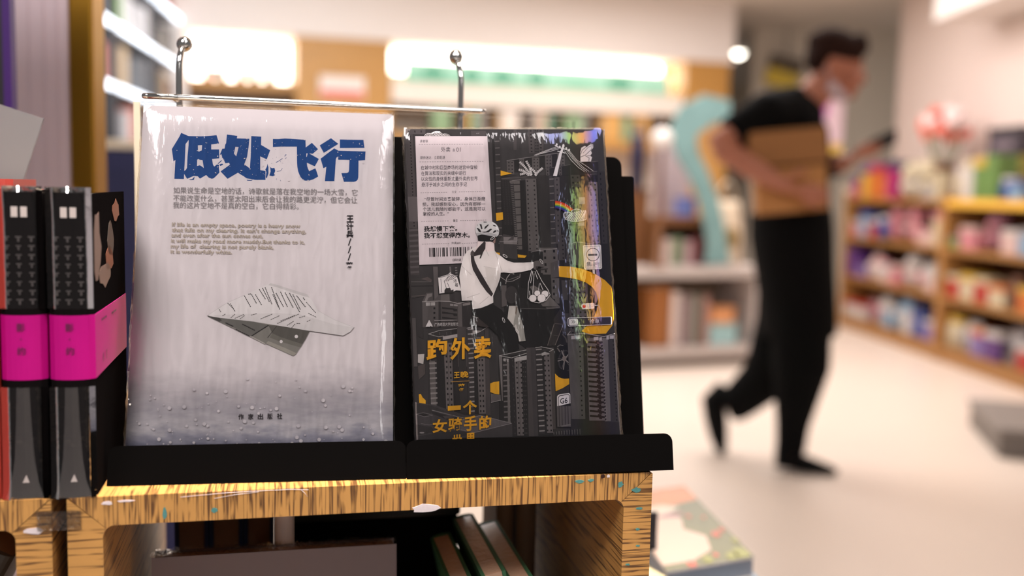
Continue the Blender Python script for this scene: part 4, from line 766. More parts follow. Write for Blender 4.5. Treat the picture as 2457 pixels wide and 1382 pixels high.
mb = MB(); mb.prism([a - d * .0044, a - d * .0002, a - d * .0002 + n * .003, a - d * .0044 + n * .003], (0, 0, 0), (0, 0, .2155), ACE); mb.build('side_edge', t)

# ---------------------------------------------------------------- standing books (spine to -y, local frame x thickness, y depth, z height)
def standing_book(name, label, M, th, dp, h, cover, pages=PAGES, bulge=.0015, group=None, cat='book', parts=None, one=False, board=.0009, inset=.002):
    prof = [(-th / 2, dp), (-th / 2, .003)] + [(-th / 2 + th * i / 8, .003 - (.003 + bulge) * math.sin(math.pi * i / 8) ** .6) for i in range(1, 8)] + [(th / 2, .003), (th / 2, dp)]
    inn = [(x * (1 - 2 * board / th), max(y, .0032) if abs(x) < th / 2 - 1e-6 else y) for x, y in prof]
    ring = prof + inn[::-1]
    mc = MB(); mc.prism([(x, y, 0) for x, y in ring], (0, 0, 0), (0, 0, h), cover)
    mp = mc if one else MB()
    mp.box((0, (dp + .004 - inset) / 2, h / 2), (th - 2 * board - .0002, dp - .004 - inset, h - 2 * inset * .8), pages)
    if one:
        o = mc.build(name); o.matrix_world = M; return tag(o, label, cat, group)
    t = thing(name, label, cat, M, group)
    mc.build('cover', t); mp.build('page_block', t)
    if parts: parts(t, prof)
    return t
BLK = mat('black_glossy_cover', (20, 17, 17), .9, k=1.0, spec=.0); MAG = mat('magenta_paper_band', (200, 6, 132), .5, k=1.35, spec=.2)
SPT = mat('grey_spine_print', (72, 66, 65), .5, k=1.1); SPW = mat('white_spine_print', (206, 194, 188), .5, k=1.1); MGT = mat('dark_band_print', (92, 6, 62), .5, k=.98)
ORG = mat('orange_cover_print', (120, 62, 34), .6, k=1.0); BRN = mat('brown_cover_print', (110, 84, 72), .6, k=1.0)
def text_on(mb, body, c, h, w, m, normal='y', bold=.0, y=0.0):
    V, Fc = text_mesh(body, bold)
    a0 = min(v[0] for v in V); a1 = max(v[0] for v in V); b0 = min(v[1] for v in V); b1 = max(v[1] for v in V)
    P = []
    for v in V:
        X = ((v[0] - a0) / (a1 - a0) - .5) * w; Z = ((v[1] - b0) / max(b1 - b0, 1e-6) - .5) * h
        P.append((c[0] + X, y, c[1] + Z) if normal == 'y' else (y, c[0] + X, c[1] + Z))
    mb.add(P, Fc, m)
HAZE = bpy.data.materials.new('painted_film_sheen'); HAZE.use_nodes = True
_n = HAZE.node_tree; _b = _n.nodes['Principled BSDF']; _b.inputs['Base Color'].default_value = col((150, 144, 142)); _b.inputs['Roughness'].default_value = .3; _b.inputs['Alpha'].default_value = .13  # grey sheen of the loose spine film, painted as a hazy translucent strip
def pink_parts(band):
    def f(t, prof):
        th = prof[-1][0] * 2; dp = prof[0][1]
        e = .0003
        out = [(x + (e if x > 0 else -e) * (abs(x) / (th / 2)), y - (e if y < .003 else 0)) for x, y in prof]
        if band:
            mb = MB(); mb.prism([(x, y, 0) for x, y in out] + [(x, y, 0) for x, y in prof[::-1]], (0, 0, .0615), (0, 0, .0945), MAG)
            yb = -.0015 - e - .0003
            for ch, z in (('影', .0885), ('·', .0825), ('约', .0765)): text_on(mb, ch, (-.0005, z), .0042 if ch != '·' else .0008, .0040 if ch != '·' else .0008, MGT, 'y', .02, yb)
            for k, z in ((.028, .0895), (.06, .0890)): text_on(mb, '一一一', (k, z), .0012, .016, MGT, 'x', .0, th / 2 + e + .0002)
            for k in (.024, .034): text_on(mb, '影', (k, .069), .005, .005, MGT, 'x', .0, th / 2 + e + .0002)
            mb.build('magenta_band', t)
        mb = MB(); y = -.0016
        for dx in (-.0022, .0022): mb.box((dx, y, .1465), (.0030, .0003, .0052), SPW)
        rr = random.Random(4)
        for cx in (-.0062, -.0006, .0052):
            z = .134
            while z > .101:
                s_ = rr.uniform(.0022, .0030); mb.box((cx, y if abs(cx) < .003 else y + .0007, z), (s_ * 1.05, .0003, s_ * .28), SPT); mb.box((cx, y if abs(cx) < .003 else y + .0007, z - s_ * .35), (s_ * .35, .0003, s_), SPT); z -= .0045
        mb.prism([(-.0016, y, .0085), (.0016, y, .0085), (.0002, y, .0125)], (0, 0, 0), (0, .0002, 0), SPW)
        mb.build('spine_print', t)
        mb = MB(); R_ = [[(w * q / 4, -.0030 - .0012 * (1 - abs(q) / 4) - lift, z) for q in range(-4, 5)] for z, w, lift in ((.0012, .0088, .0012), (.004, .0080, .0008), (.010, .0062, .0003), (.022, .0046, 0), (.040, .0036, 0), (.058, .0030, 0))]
        V = [p for r_ in R_ for p in r_]; mb.add(V, [(a * 9 + b_, a * 9 + b_ + 1, (a + 1) * 9 + b_ + 1, (a + 1) * 9 + b_) for a in range(5) for b_ in range(8)], HAZE, True); mb.build('film_sheen', t)
        mb = MB(); x = th / 2 + .0002
        def blob2(cy, cz, a, b_, m, seed, nn=12):
            q = random.Random(seed); mb.prism([(x, cy + a * math.cos(2 * math.pi * i / nn) * q.uniform(.7, 1.2), cz + b_ * math.sin(2 * math.pi * i / nn) * q.uniform(.7, 1.2)) for i in range(nn)], (-.0001, 0, 0), (0, 0, 0), m)
        blob2(.014, .128, .010, .020, BRN, 2); blob2(.075, .146, .012, .006, ORG, 3); blob2(.050, .120, .014, .007, ORG, 4); blob2(.035, .112, .018, .006, BRN, 5); blob2(.055, .130, .010, .010, mat('dark_brown_print', (58, 38, 30), .5, k=1.1), 6)
        mb.build('cover_print', t)
        mb = MB(); yb = -.0021
        mb.loft([[(-th / 2 * q * 1.03, yb - d_ + (0 if abs(q) < .8 else .002), z) for q in (-1, -.5, 0, .5, 1)] + [(th / 2 * .9, .002, z), (-th / 2 * .9, .002, z)] for z, d_ in ((.0005, .0028), (.004, .0020), (.012, .0010), (.03, .0004), (.058, .0003))], FILM, True, False)
        mb.build('shrink_wrap', t); mb = MB()
        mb.loft([[(-th / 2 * q * 1.02, yb - d_ + (0 if abs(q) < .8 else .002), z) for q in (-1, -.5, 0, .5, 1)] + [(th / 2 * .9, .002, z), (-th / 2 * .9, .002, z)] for z, d_ in ((.098, .0003), (.135, .0003), (.150, .0006), (.1592, .0014))], FILM, True, False)
        mb.build('shrink_wrap', t)
    return f
def MSl(x, y, z, rz=0.0): return MS @ T((x, y, z), rz)
standing_book('black_hardback', 'black shrink wrapped book with magenta band, right next to the white book display', MSl(-.3140, .0015, 0, .0), .0212, .106, .1565, BLK, bulge=.0014, parts=pink_parts(True))
standing_book('black_hardback', 'black shrink wrapped book with magenta band, between its twin and the left picture edge', MSl(-.3372, .0035, 0, .0), .0212, .106, .1565, BLK, bulge=.0014, parts=pink_parts(True))
RED = mat('red_cover', (150, 44, 34), .45, k=.7, coat=.2)
standing_book('red_hardback', 'red book cut by the left picture edge beside the black books', MSl(-.3605, .002, 0), .0225, .110, .157, RED)
standing_book('red_hardback', 'taller dark red book whose top shows behind the black books at the left', MSl(-.382, .113, 0), .030, .060, .1625, mat('dark_red_cover', (128, 36, 30), .45, k=.7), PAGES)
# grey card, panel, post
t = thing('price_card', 'tilted pale grey card standing behind the black books', 'card', frame(at(58, 432, .66), Vector((.43, .10, 1)).cross(Vector((.2, -.97, 0))) * 1, Vector((.33, .07, 1))))
bpy.context.view_layer.update()
Mi = t.matrix_world.inverted(); pl = t.matrix_world.translation; nn_ = t.matrix_world.to_3x3() @ Vector((0, 0, 1))
def onc(px, py): q = Mi @ on_plane(px, py, pl, nn_); return (q.x, q.y, 0)
mb = MB(); cp_ = [onc(-70, 228), onc(105, 284), onc(56, 432), onc(10, 560), onc(-130, 520)]
mb.prism(cp_, (0, 0, -.0012), (0, 0, 0), mat('pale_grey_card', (160, 155, 157), .6, k=2.0, var=.03)); mb.build('card', t)
c0_ = Vector(onc(-10, 470)); w0 = Mi @ (t.matrix_world @ c0_)
mb = MB(); bt = t.matrix_world @ c0_; mb.tube([c0_ + Vector((0, 0, -.0015)), Mi @ Vector((bt.x - .01, bt.y + .055, SZ + .001))], .0015, BLACK_METAL, 6); mb.build('rear_leg', t)

GREYP = mat('grey_pink_panel', (168, 150, 154), .5, k=.74, var=.05, vscale=6); BRASS = mat('brushed_brass', (176, 130, 44), .34, .85, bump=.1, bscale=500)
d0 = .94
pa, pb, pc = at(24, 435, d0), at(171, 435, d0 * 1.0), at(228, 435, d0)
Mp = T((pa.x, pa.y, 0), math.radians(3))
t = thing('poster_column', 'tall grey pink poster column with a brass edge post, behind the black books', 'column', Mp)
wp = (pb - pa).length; wq = (pc - pb).length
mb = MB(); mb.box((wp / 2 - .06, .012, .80), (wp + .12, .022, 1.6), GREYP); mb.build('board', t)
mb = MB(); mb.prism([(x, y, 0) for x, y in rrect(wp, -.004, wp + wq, .030, .003, 4)], (0, 0, 0), (0, 0, 1.6), BRASS); mb.build('edge_post', t)
mb = MB()
for k in (.02, .034, .046): mb.box((k, .0005, .80), (.0015, .0008, 1.58), mat('panel_groove', (165, 147, 151), .6, k=.74))
mb.build('groove', t)
DKP = mat('dark_board', (24, 20, 28), .5); PUR = mat('purple_edge', (54, 16, 92), .45)
q0, q1 = at(2, 250, .80), at(22, 250, .80)
t = thing('poster_board', 'dark board with a purple edge at the far left, in front of the grey panel', 'poster board', T((q1.x, q1.y, SZ), math.radians(2)))
mb = MB(); mb.box((-.075, .004, .20), (.15 - .004, .008, .40), DKP); mb.build('board', t)
mb = MB(); mb.box((-.0005, .004, .20), (.0065, .009, .40), PUR); mb.build('edge_strip', t)

# ---------------------------------------------------------------- things inside the right box shelf
ZB = -.2839
NAVY = mat('navy_cloth_cover', (22, 34, 66), .6, k=.6); BPG = mat('brown_page_block', (104, 78, 60), .75, k=.7, var=.08, vscale=300); GRN = mat('dark_green_cover', (34, 76, 48), .6, k=.8)
mx = .172
for i, (x, th, h, lab) in enumerate(((-.2710, .0225, .2480, 'navy book at the left end of the row at the back of the box shelf'), (-.2480, .0225, .2490, 'second navy book from the left at the back of the box shelf'), (-.2260, .0205, .2475, 'third navy book from the left at the back of the box shelf'))):
    standing_book('navy_hardback', lab, MSl(x, .262, ZB, math.pi), th, .100, h, NAVY, BPG, .001, 'navy books at the back of the box shelf', board=.0028)
standing_book('grey_paperback', 'pale grey book between the navy books and the black box in the box shelf', MSl(-.2085, .116, ZB), .0125, .040, .2560, mat('pale_grey_cover', (206, 200, 202), .5, k=.55), BPG)
t = thing('black_box', 'black lidded box standing in the middle of the box shelf', 'box', MSl(-.1450, .195, ZB))
mb = MB(); mb.box((0, 0, .105), (.120, .07, .2098), BLACK_METAL, bev=.002); mb.build('box_body', t)
mb = MB(); mb.box((0, 0, .2245), (.123, .074, .029), mat('black_card', (12, 11, 11), .6), bev=.002); mb.build('lid', t)
BKP = mat('brown_wrapped_pages', (150, 120, 98), .45, k=.8, coat=.4, bump=.5, bscale=220)
for (x, y, h, th, tilt, lab) in ((-.1085, .070, .2090, .0145, .22, 'leftmost of three leaning green books with brown page edges in the box shelf'), (-.0930, .085, .2160, .0150, .20, 'middle of three leaning green books with brown page edges in the box shelf'), (-.0770, .080, .2120, .0150, .20, 'rightmost of three leaning green books with brown page edges in the box shelf')):
    M = MSl(x + .051, y, ZB + .003) @ Matrix.Rotation(-tilt, 4, 'Y') @ Matrix.Rotation(math.pi, 4, 'Z')
    standing_book('green_paperback', lab, M @ T((.0, -.06, 0)), th, .110, h, GRN, BKP, .001, 'green books leaning in the box shelf', board=.0022, inset=.0004)
TAUPE = mat('taupe_cover', (116, 92, 72), .6, k=.8)
for i, (x, lab) in enumerate(((-.0460, 'taupe book standing behind the leaning green books'), (-.0290, 'taupe book standing against the right side of the box shelf'))):
    standing_book('taupe_paperback', lab, MSl(x, .175, ZB), .013 + i * .002, .055, .262, TAUPE, BPG, .001, 'taupe books at the back of the box shelf')
M = MSl(-.2850, .062, ZB + .0022) @ Matrix.Rotation(math.radians(-7), 4, 'X')
t = thing('wrapped_book', 'shrink wrapped grey mauve book standing face out at the front of the box shelf', 'book', M)
GMV = mat('grey_mauve_cover', (122, 108, 110), .45, k=1.0, coat=.3); HB = .2165
mb = MB(); mb.box((.072, 0, HB / 2), (.150, .001, HB), GMV); mb.build('front_cover', t)
mb = MB(); mb.box((.072, .0085, HB / 2), (.148, .016, HB - .003), BKP); mb.build('page_block', t)
mb = MB(); mb.box((.072, .0172, HB / 2), (.150, .001, HB), GMV); mb.build('back_cover', t)
mb = MB(); rr = random.Random(9); V = []; Fc = []
n = 70
for k in range(n + 1):
    for s in range(5): V.append((-.004 + .152 * k / n, -.0012 + .0195 * s / 4 + rr.uniform(-.0006, .0006), HB + .0012 + rr.uniform(-.0008, .0010)))
for k in range(n):
    for s in range(4): a = k * 5 + s; Fc.append((a, a + 5, a + 6, a + 1))
mb.add(V, Fc, FILM_FINE, True); mb.build('shrink_wrap', t)
# book corner at the left edge inside the left shelf
standing_book('grey_paperback', 'grey shrink wrapped book inside the left box shelf, cut by the picture edge', MSl(-.490, .035, ZB + .006) @ Matrix.Rotation(.5, 4, 'Y'), .016, .11, .272, mat('dim_grey_cover', (56, 50, 44), .5, k=1.1), BPG)

# ---------------------------------------------------------------- picture books on the low table at the right of the shelf
def lying_book(label, corners, th, mats, name='picture_book', group=None):
    """corners: near-left, near-right, far-right, far-left of the top face (world)"""
    a, b_, c, d = [Vector(p) for p in corners]; M = frame(a, b_ - a, d - a); t = thing(name, label, 'book', M, group); Mi = M.inverted(); L = [Mi @ p for p in (a, b_, c, d)]
    for p in L: p.z = 0
    mb = MB(); mb.prism(L, (0, 0, -.002), (0, 0, 0), mats[0]); mb.prism(L, (0, 0, -th), (0, 0, -th + .002), mats[0]); return t, L, mb
zt = .70
A_, B_, C_ = on_z(1600, 1372, zt), on_z(1810, 1336, zt), on_z(1642, 1166, zt); D_ = A_ + (C_ - B_)
D_ = A_ + (C_ - B_); 
SAGE = mat('sage_meadow_print', (112, 108, 62), .4, k=1.5, var=.25, vscale=60); GREYB = mat('grey_board', (126, 128, 136), .5, k=1.1)
t, L, mb = lying_book('picture book with pink and green cover, topmost of the low stack beside the shelf', (A_, B_, C_, D_), .021, [mat('white_board', (200, 190, 184), .5, k=1.1)])
def lay(u0, v0, pts, m, z):
    mb.add([(L[0] * (1 - u) * (1 - v) + L[1] * u * (1 - v) + L[2] * u * v + L[3] * (1 - u) * v) + Vector((0, 0, z)) for u, v in pts], [list(range(len(pts)))], m)
lay(0, 0, [(0, 0), (1, 0), (1, 1), (0, 1)], SAGE, .0002)
lay(0, 0, [(.0, .70), (1, .78), (1, 1), (0, 1)], mat('orange_print', (238, 138, 72), .4, k=1.6), .0003)
lay(0, 0, [(0, .06), (.35, .06), (.62, .14), (.70, .30), (.52, .42), (.60, .55), (.45, .66), (0, .72)], mat('blush_print', (240, 206, 184), .4, k=1.9), .0004)
lay(0, 0, [(0, .66), (.45, .62), (.7, .70), (.5, .76), (0, .75)], mat('cream_print', (244, 220, 196), .4, k=1.9), .0005)
lay(0, 0, [(.25, .60), (.55, .57), (.72, .62), (.5, .64)], mat('mauve_print', (168, 120, 118), .4, k=1.5), .0006)
for u, v, r_ in ((.82, .30, .05), (.93, .34, .035), (.7, .56, .03), (.3, .03, .05), (.62, .08, .03), (.86, .52, .025)): lay(0, 0, [(u + r_ * math.cos(k * .7), v + r_ * .7 * math.sin(k * .7)) for k in range(9)], mat('poppy_print', (206, 84, 52), .4, k=1.4), .0007)
for u, v, r_ in ((.9, .06, .09), (.78, .04, .07), (.5, .05, .06), (.97, .2, .05)): lay(0, 0, [(min(u + r_ * math.cos(k * .7), 1), max(.0, v + r_ * .7 * math.sin(k * .7))) for k in range(9)], mat('olive_print', (140, 138, 50), .4, k=1.4), .00075)
mb.build('cover', t)
mb = MB(); c = (L[0] + L[2]) / 2; ins = [c + (p - c) * .985 for p in L]; mb.prism(ins, (0, 0, -.019), (0, 0, -.002), GREYB); mb.build('page_block', t)
z2 = zt - .0215
off = Vector((.010, -.032, 0)); A2, B2, C2, D2 = [Vector((p.x, p.y, z2)) + off for p in (A_, B_, C_, D_)]
t, L, mb = lying_book('pale blue picture book, second in the low stack beside the shelf', (A2 + Vector((-.02, 0, 0)), B2, C2, D2), .018, [mat('pale_blue_board', (150, 180, 206), .5, k=1.7)])
mb.build('cover', t); mb = MB(); c = (L[0] + L[2]) / 2; mb.prism([c + (p - c) * .985 for p in L], (0, 0, -.016), (0, 0, -.002), PAGES); mb.build('page_block', t)
z3 = z2 - .0185
A3, B3, C3, D3 = [Vector((p.x, p.y, z3)) + Vector((.0, .01, 0)) for p in (A_, B_, C_, D_)]
t, L, mb = lying_book('cream picture book, lowest in the low stack beside the shelf', (A3, B3, C3, D3), .02, [mat('cream_board', (226, 206, 160), .5, k=1.7)])
mb.build('cover', t); mb = MB(); c = (L[0] + L[2]) / 2; mb.prism([c + (p - c) * .985 for p in L], (0, 0, -.018), (0, 0, -.002), PAGES); mb.build('page_block', t)
# cream slip case leaning by the shelf and a black price sign, both on the picture book
cx = on_z(1560, 1385, zt + .0008)
t = thing('price_sign', 'small black price sign standing on the picture book next to the shelf', 'sign', T((0, 0, 0)))
s0, s1 = on_z(1548, 1322, zt + .001), on_z(1575, 1318, zt + .001)
M = T((s1.x, s1.y, zt + .001), math.radians(10)); t.matrix_world = M
mb = MB(); mb.box((-.028, 0, .0185), (.056, .002, .037), mat('black_sign_face', (20, 16, 26), .5), bev=.0006); mb.build('sign_plate', t)
mb = MB(); mb.box((-.028, .006, .001), (.050, .016, .0016), BLACK_METAL); mb.build('foot', t)
k0 = on_z(1605, 1384, zt + .001)
M = T((k0.x - .062, k0.y - .028, zt + .0012), math.radians(28))
t = thing('cream_booklet', 'cream booklet lying on the picture book beside the shelf corner', 'booklet', M)
mb = MB(); mb.box((0, 0, .009), (.10, .066, .0012), mat('cream_booklet_cover', (244, 226, 172), .5, k=1.4)); mb.box((0, 0, .0006), (.10, .066, .0012), mat('cream_booklet_cover', (0, 0, 0))); mb.build('cover', t)
mb = MB(); mb.box((0, 0, .0048), (.097, .063, .0072), PAGES); mb.build('page_block', t)
# table carrying the stack
tc_ = (A3 + C3) / 2; zT = z3 - .0205
t = thing('low_table', 'low white display table under the picture books, beside the box shelf', 'table', T((tc_.x - .09, tc_.y - .01, 0), math.radians(8)))
WHT = mat('white_lacquer', (226, 216, 208), .4)
mb = MB(); mb.box((0, 0, zT - .0125), (.34, .24, .025), WHT, bev=.003); mb.build('tabletop', t)
for sx in (-1, 1):
    for sy in (-1, 1):
        mb = MB(); mb.tube([(sx * .145, sy * .095, zT - .025), (sx * .145, sy * .095, 0)], [.016, .011], WHT, 12); mb.build('leg', t)
# plinth carrying the two box shelves
t = thing('shelf_plinth', 'dark plinth below the oak box shelves', 'plinth', MS)
mb = MB(); mb.box((-.33, .15, -.30 - .012), (.66, .28, .024), mat('dark_plinth', (40, 32, 26), .6)); mb.build('top_slab', t)
mb = MB(); mb.box((-.33, .15, (-.324 - SZ) / 2), (.62, .24, SZ - .324), mat('dark_plinth', (0, 0, 0))); mb.build('base', t)
# ---------------------------------------------------------------- the store: floor, ceiling, walls
def floor_mat():
    m = mat('pale_terrazzo', (227, 211, 197), .32, var=.05, vscale=1.2); return m
FLOORM = floor_mat(); WALLP = mat('pink_beige_wall', (224, 206, 198), .7, var=.03, vscale=1); CREAMW = mat('cream_wall', (222, 212, 196), .7, var=.02, vscale=1)
CEILM = mat('ceiling_paint', (222, 212, 200), .8, var=.02, vscale=1); WHITEP = mat('white_bulkhead_paint', (238, 231, 226), .7, var=.02, vscale=1)
mb = MB(); mb.box((0.8, 7.0, -.05), (9.0, 20.0, .1), FLOORM); struct(mb, 'floor')
mb = MB(); mb.box((0.8, 9.0, 2.80), (9.0, 16.0, .1), CEILM); struct(mb, 'ceiling')
mb = MB(); mb.box((3.39, 5.6, 1.4), (.3, 6.0, 2.8), WALLP); struct(mb, 'wall_right')
mb = MB(); mb.box((3.02, 4.75, 2.49), (.40, 4.3, .51), WHITEP); struct(mb, 'trim_1')
mb = MB(); mb.box((3.2, 10.6, 1.4), (1.5, .2, 2.8), CREAMW); struct(mb, 'wall_far')
mb = MB(); mb.box((3.0, 16.0, 1.4), (7.0, .2, 2.8), mat('beige_end_wall', (196, 180, 160), .7)); struct(mb, 'wall_end')
mb = MB(); mb.box((-3.55, 6.0, 1.4), (.1, 11.0, 2.8), mat('grey_wall', (150, 150, 152), .7)); struct(mb, 'wall_left')

# ---------------------------------------------------------------- back unit
BA = math.radians(17); P0 = at(1228, 455, 8.5)
MBK = T((P0.x, P0.y, 0), BA); MBI = MBK.inverted(); BN = MBK.to_3x3() @ Vector((0, 1, 0))
def bk(px, py, off=0.0):
    q = MBI @ on_plane(px, py, MBK @ Vector((0, off, 0)), BN); return q.x, q.z
WOODB = mat('honey_wood', (204, 150, 74), .45, k=1.25, var=.12, vscale=14)
zb = (bk(560, 76)[1] + bk(1300, 123)[1]) / 2
sL, sR = bk(330, 76)[0], bk(1760, 165)[0]
mb = MB(); mb.box(((sL + sR) / 2, .30, (zb + 2.75) / 2), (sR - sL, .6, 2.75 - zb), WHITEP); struct(mb, 'trim_5', MBK)
mb = MB(); mb.box(((sL + sR) / 2, .56, zb / 2 - .001), (sR - sL, .08, zb - .002), mat('white_back_panel', (226, 218, 208), .6)); struct(mb, 'wall_back', MBK)
for k, (xa_, xb_) in enumerate(((710, 937), (1643, 1747))):
    a_, b_ = bk(xa_, 180)[0], bk(xb_, 180)[0]
    mb = MB(); mb.box(((a_ + b_) / 2, .24, zb / 2 - .001), (b_ - a_, .52, zb), WOODB); struct(mb, 'trim_%d' % (k + 2), MBK)
a_, b_ = bk(300, 180)[0], bk(448, 180)[0]
mb = MB(); mb.box(((a_ + b_) / 2, .24, zb / 2 - .001), (b_ - a_, .52, zb), WHITEP); struct(mb, 'trim_4', MBK)
# light boxes in the two recesses
def glow(name, e, s_): return mat(name, (255, 244, 226), .5, emit=e, estr=s_)
LED = glow('led_diffuser', (255, 246, 232), 8.5)
def light_box(px0, px1, h, lab, y=.30):
    a_, b_ = bk(px0, 120)[0] + .03, bk(px1, 120)[0] - .03
    t = thing('light_box', lab, 'light', MBK @ T(((a_ + b_) / 2, y + .1, zb - h - .003)))
    mb = MB(); mb.box((0, .02, h / 2), (b_ - a_, .02, h - .01), LED, bev=.004); mb.build('diffuser', t)
    mb = MB(); mb.box((0, .05, h / 2), (b_ - a_ + .02, .04, h), WHITEP); mb.build('housing', t)
    return a_, b_
light_box(447, 712, .34, 'long white light box in the left recess of the back unit above the plants')
light_box(937, 1643, .20, 'long white light box in the wide recess of the back unit above the green panel')
def shelf_board(name, px0, px1, pya, pyb, m, lab, px=None, y=-.0, d=.5):
    a_, b_ = bk(px0, 200)[0] + .01, bk(px1, 200)[0] - .01; pm = px or (px0 + px1) / 2
    z1, z0 = bk(pm, pya)[1], bk(pm, pyb)[1]
    t = thing(name, lab, 'shelf', MBK @ T(((a_ + b_) / 2, y, z0)))
    mb = MB(); mb.box((0, .012, (z1 - z0) / 2), (b_ - a_, .024, z1 - z0), m, bev=.003); mb.build('fascia', t)
    mb = MB(); mb.box((0, .024 + (d - .024) / 2, (z1 - z0) - .012), (b_ - a_, d - .024, .024), m); mb.build('board', t)
    return a_, b_, z1, z0
ra, rb, rz1, rz0 = shelf_board('wall_shelf', 447, 712, 193, 215, WOODB, 'honey wood shelf in the left recess carrying plants')
ra2, rb2, _, rz2 = shelf_board('wall_shelf', 447, 712, 262, 286, WOODB, 'honey wood shelf below the plant shelf in the left recess')
wa, wb, wz1, wz0 = shelf_board('wall_shelf', 937, 1643, 212, 262, mat('white_shelf', (236, 226, 214), .5), 'deep white shelf below the green panel in the wide recess', px=1290)
wa2, wb2, vz1, vz0 = shelf_board('wall_shelf', 937, 1643, 330, 352, WOODB, 'honey wood shelf carrying a row of books in the wide recess', px=1290)
# teal panel with trees
TEAL = mat('teal_print', (186, 242, 218), .5, var=.10, vscale=5); TEAL2 = mat('deep_teal_print', (112, 186, 156), .5)
pz1, pz0 = bk(1290, 160)[1], wz1
t = thing('printed_panel', 'long pale green landscape panel standing on the white shelf of the wide recess', 'panel', MBK @ T(((wa + wb) / 2, .06, pz0 + .001)))
mb = MB(); hw = (wb - wa) / 2 - .12; mb.box((0, .01, (pz1 - pz0) / 2), (2 * hw, .02, pz1 - pz0), TEAL); rr = random.Random(2)
hh = pz1 - pz0
pts = [(-hw, 0, .002)] + [(-hw + 2 * hw * i / 24, 0, hh * rr.uniform(.15, .5)) for i in range(25)] + [(hw, 0, .002)]
mb.prism(pts[::-1], (0, -.002, 0), (0, -.0003, 0), mat('mid_teal_print', (134, 206, 176), .5))
for x, w_ in ((-.95, .10), (-.62, .07), (-.35, .09), (-.05, .08), (.72, .12)): mb.prism([(x + w_ * math.cos(a), 0, hh * .45 + hh * .42 * math.sin(a)) for a in [2 * math.pi * i / 10 for i in range(10)]][::-1], (0, -.004, 0), (0, -.0022, 0), TEAL2)
mb.build('print', t)
# plants on the left shelf
def blob_plant(name, lab, px, m_list, pot, h, r, seed, cat='plant', group=None):
    x = bk(px, 190, .15)[0]; rr = random.Random(seed)
    t = thing(name, lab, cat, MBK @ T((x, .20, rz1 + .001)) @ Matrix.Diagonal((.72, .7, .92, 1)), group)
    mb = MB(); mb.lathe([(.045, 0), (.06, .03), (.07, .11), (.062, .11), (.055, .09)], pot); mb.build('pot', t)
    mb = MB()
    for i in range(26):
        a, e = rr.uniform(0, 6.28), rr.uniform(.1, 1.4); R = r * .30 * rr.uniform(.5, 1)
        c = Vector((math.cos(a) * math.cos(e) * R, math.sin(a) * math.cos(e) * R, .12 + h * rr.uniform(.2, 1)))
        mb.ball(c, .034, rr.choice(m_list), 8, (1, .45, .7), Matrix.Rotation(rr.uniform(0, 6), 3, 'Z') @ Matrix.Rotation(rr.uniform(-1, 1), 3, 'Y'))
    mb.build('foliage', t)
LF1, LF2 = mat('leaf_green', (112, 122, 82), .6), mat('leaf_dark', (62, 76, 58), .6); PNK = mat('petal_pink', (222, 120, 108), .6); VIO = mat('petal_violet', (120, 104, 170), .6)
RPOT = mat('terracotta_pot', (176, 78, 52), .6); DPOT = mat('dark_pot', (70, 60, 54), .6)
blob_plant('potted_plant', 'pink flowering plant in a red pot, leftmost on the plant shelf', 500, [PNK, PNK, LF1], RPOT, .13, .10, 1)
blob_plant('potted_plant', 'leafy plant with violet flowers, second from the left on the plant shelf', 532, [LF1, VIO, LF1], DPOT, .24, .12, 2)
blob_plant('potted_plant', 'small pale plant in the middle of the plant shelf', 578, [mat('petal_cream', (224, 190, 160), .6), PNK], RPOT, .12, .08, 3)
blob_plant('potted_plant', 'dark leafy plant, second from the right on the plant shelf', 612, [LF2, LF1], DPOT, .20, .11, 4)
blob_plant('potted_plant', 'dark green bushy plant, rightmost on the plant shelf', 648, [LF2, LF2, PNK], DPOT, .19, .12, 5)
# sign on the pilaster
x_, z_ = bk(820, 210)
t = thing('shelf_sign', 'white sign with a red lower band on the wooden pilaster', 'sign', MBK @ T((x_, -.034, z_)))
mb = MB(); mb.box((0, 0, 0), (.36, .016, .17), mat('white_sign', (236, 222, 214), .5), bev=.003); mb.build('plate', t); mb = MB(); mb.box((0, -.0095, -.05), (.34, .003, .055), mat('red_band', (226, 110, 100), .5)); mb.build('lower_band', t)
# books on the wide recess shelf
rr = random.Random(11); x = wa + .35; n = 0
PAL = [('cream', (226, 206, 176)), ('sage green', (140, 170, 130)), ('white', (232, 222, 212)), ('amber', (214, 164, 92)), ('pale rose', (222, 180, 164)), ('grey', (176, 168, 164)), ('teal', (96, 160, 136)), ('tan', (196, 158, 110))]
def book_mats(nm, c): return mat('cover_' + nm.replace(' ', '_'), c, .55)
WORDS = ['first', 'second', 'third', 'fourth', 'fifth', 'sixth', 'seventh', 'eighth', 'ninth', 'tenth', 'eleventh', 'twelfth', 'thirteenth', 'fourteenth', 'fifteenth', 'sixteenth', 'seventeenth', 'eighteenth', 'nineteenth', 'twentieth']
while x < wb - .25 and n < 18:
    nm, c = PAL[(n * 3 + rr.randrange(2)) % len(PAL)]; w_ = rr.choice((.03, .04, .05, .16)); h_ = rr.uniform(.20, .26)
    standing_book('shelf_book', '%s book, %s from the left in the row on the wide recess shelf' % (nm, WORDS[n]), MBK @ T((x + w_ / 2, .04, vz1 + .001)), w_, .15, h_, book_mats(nm, c), PAGES, .002, 'books on the wide recess shelf', one=True, board=.002, inset=.005)
    x += w_ + rr.choice((.004, .01, .12)); n += 1

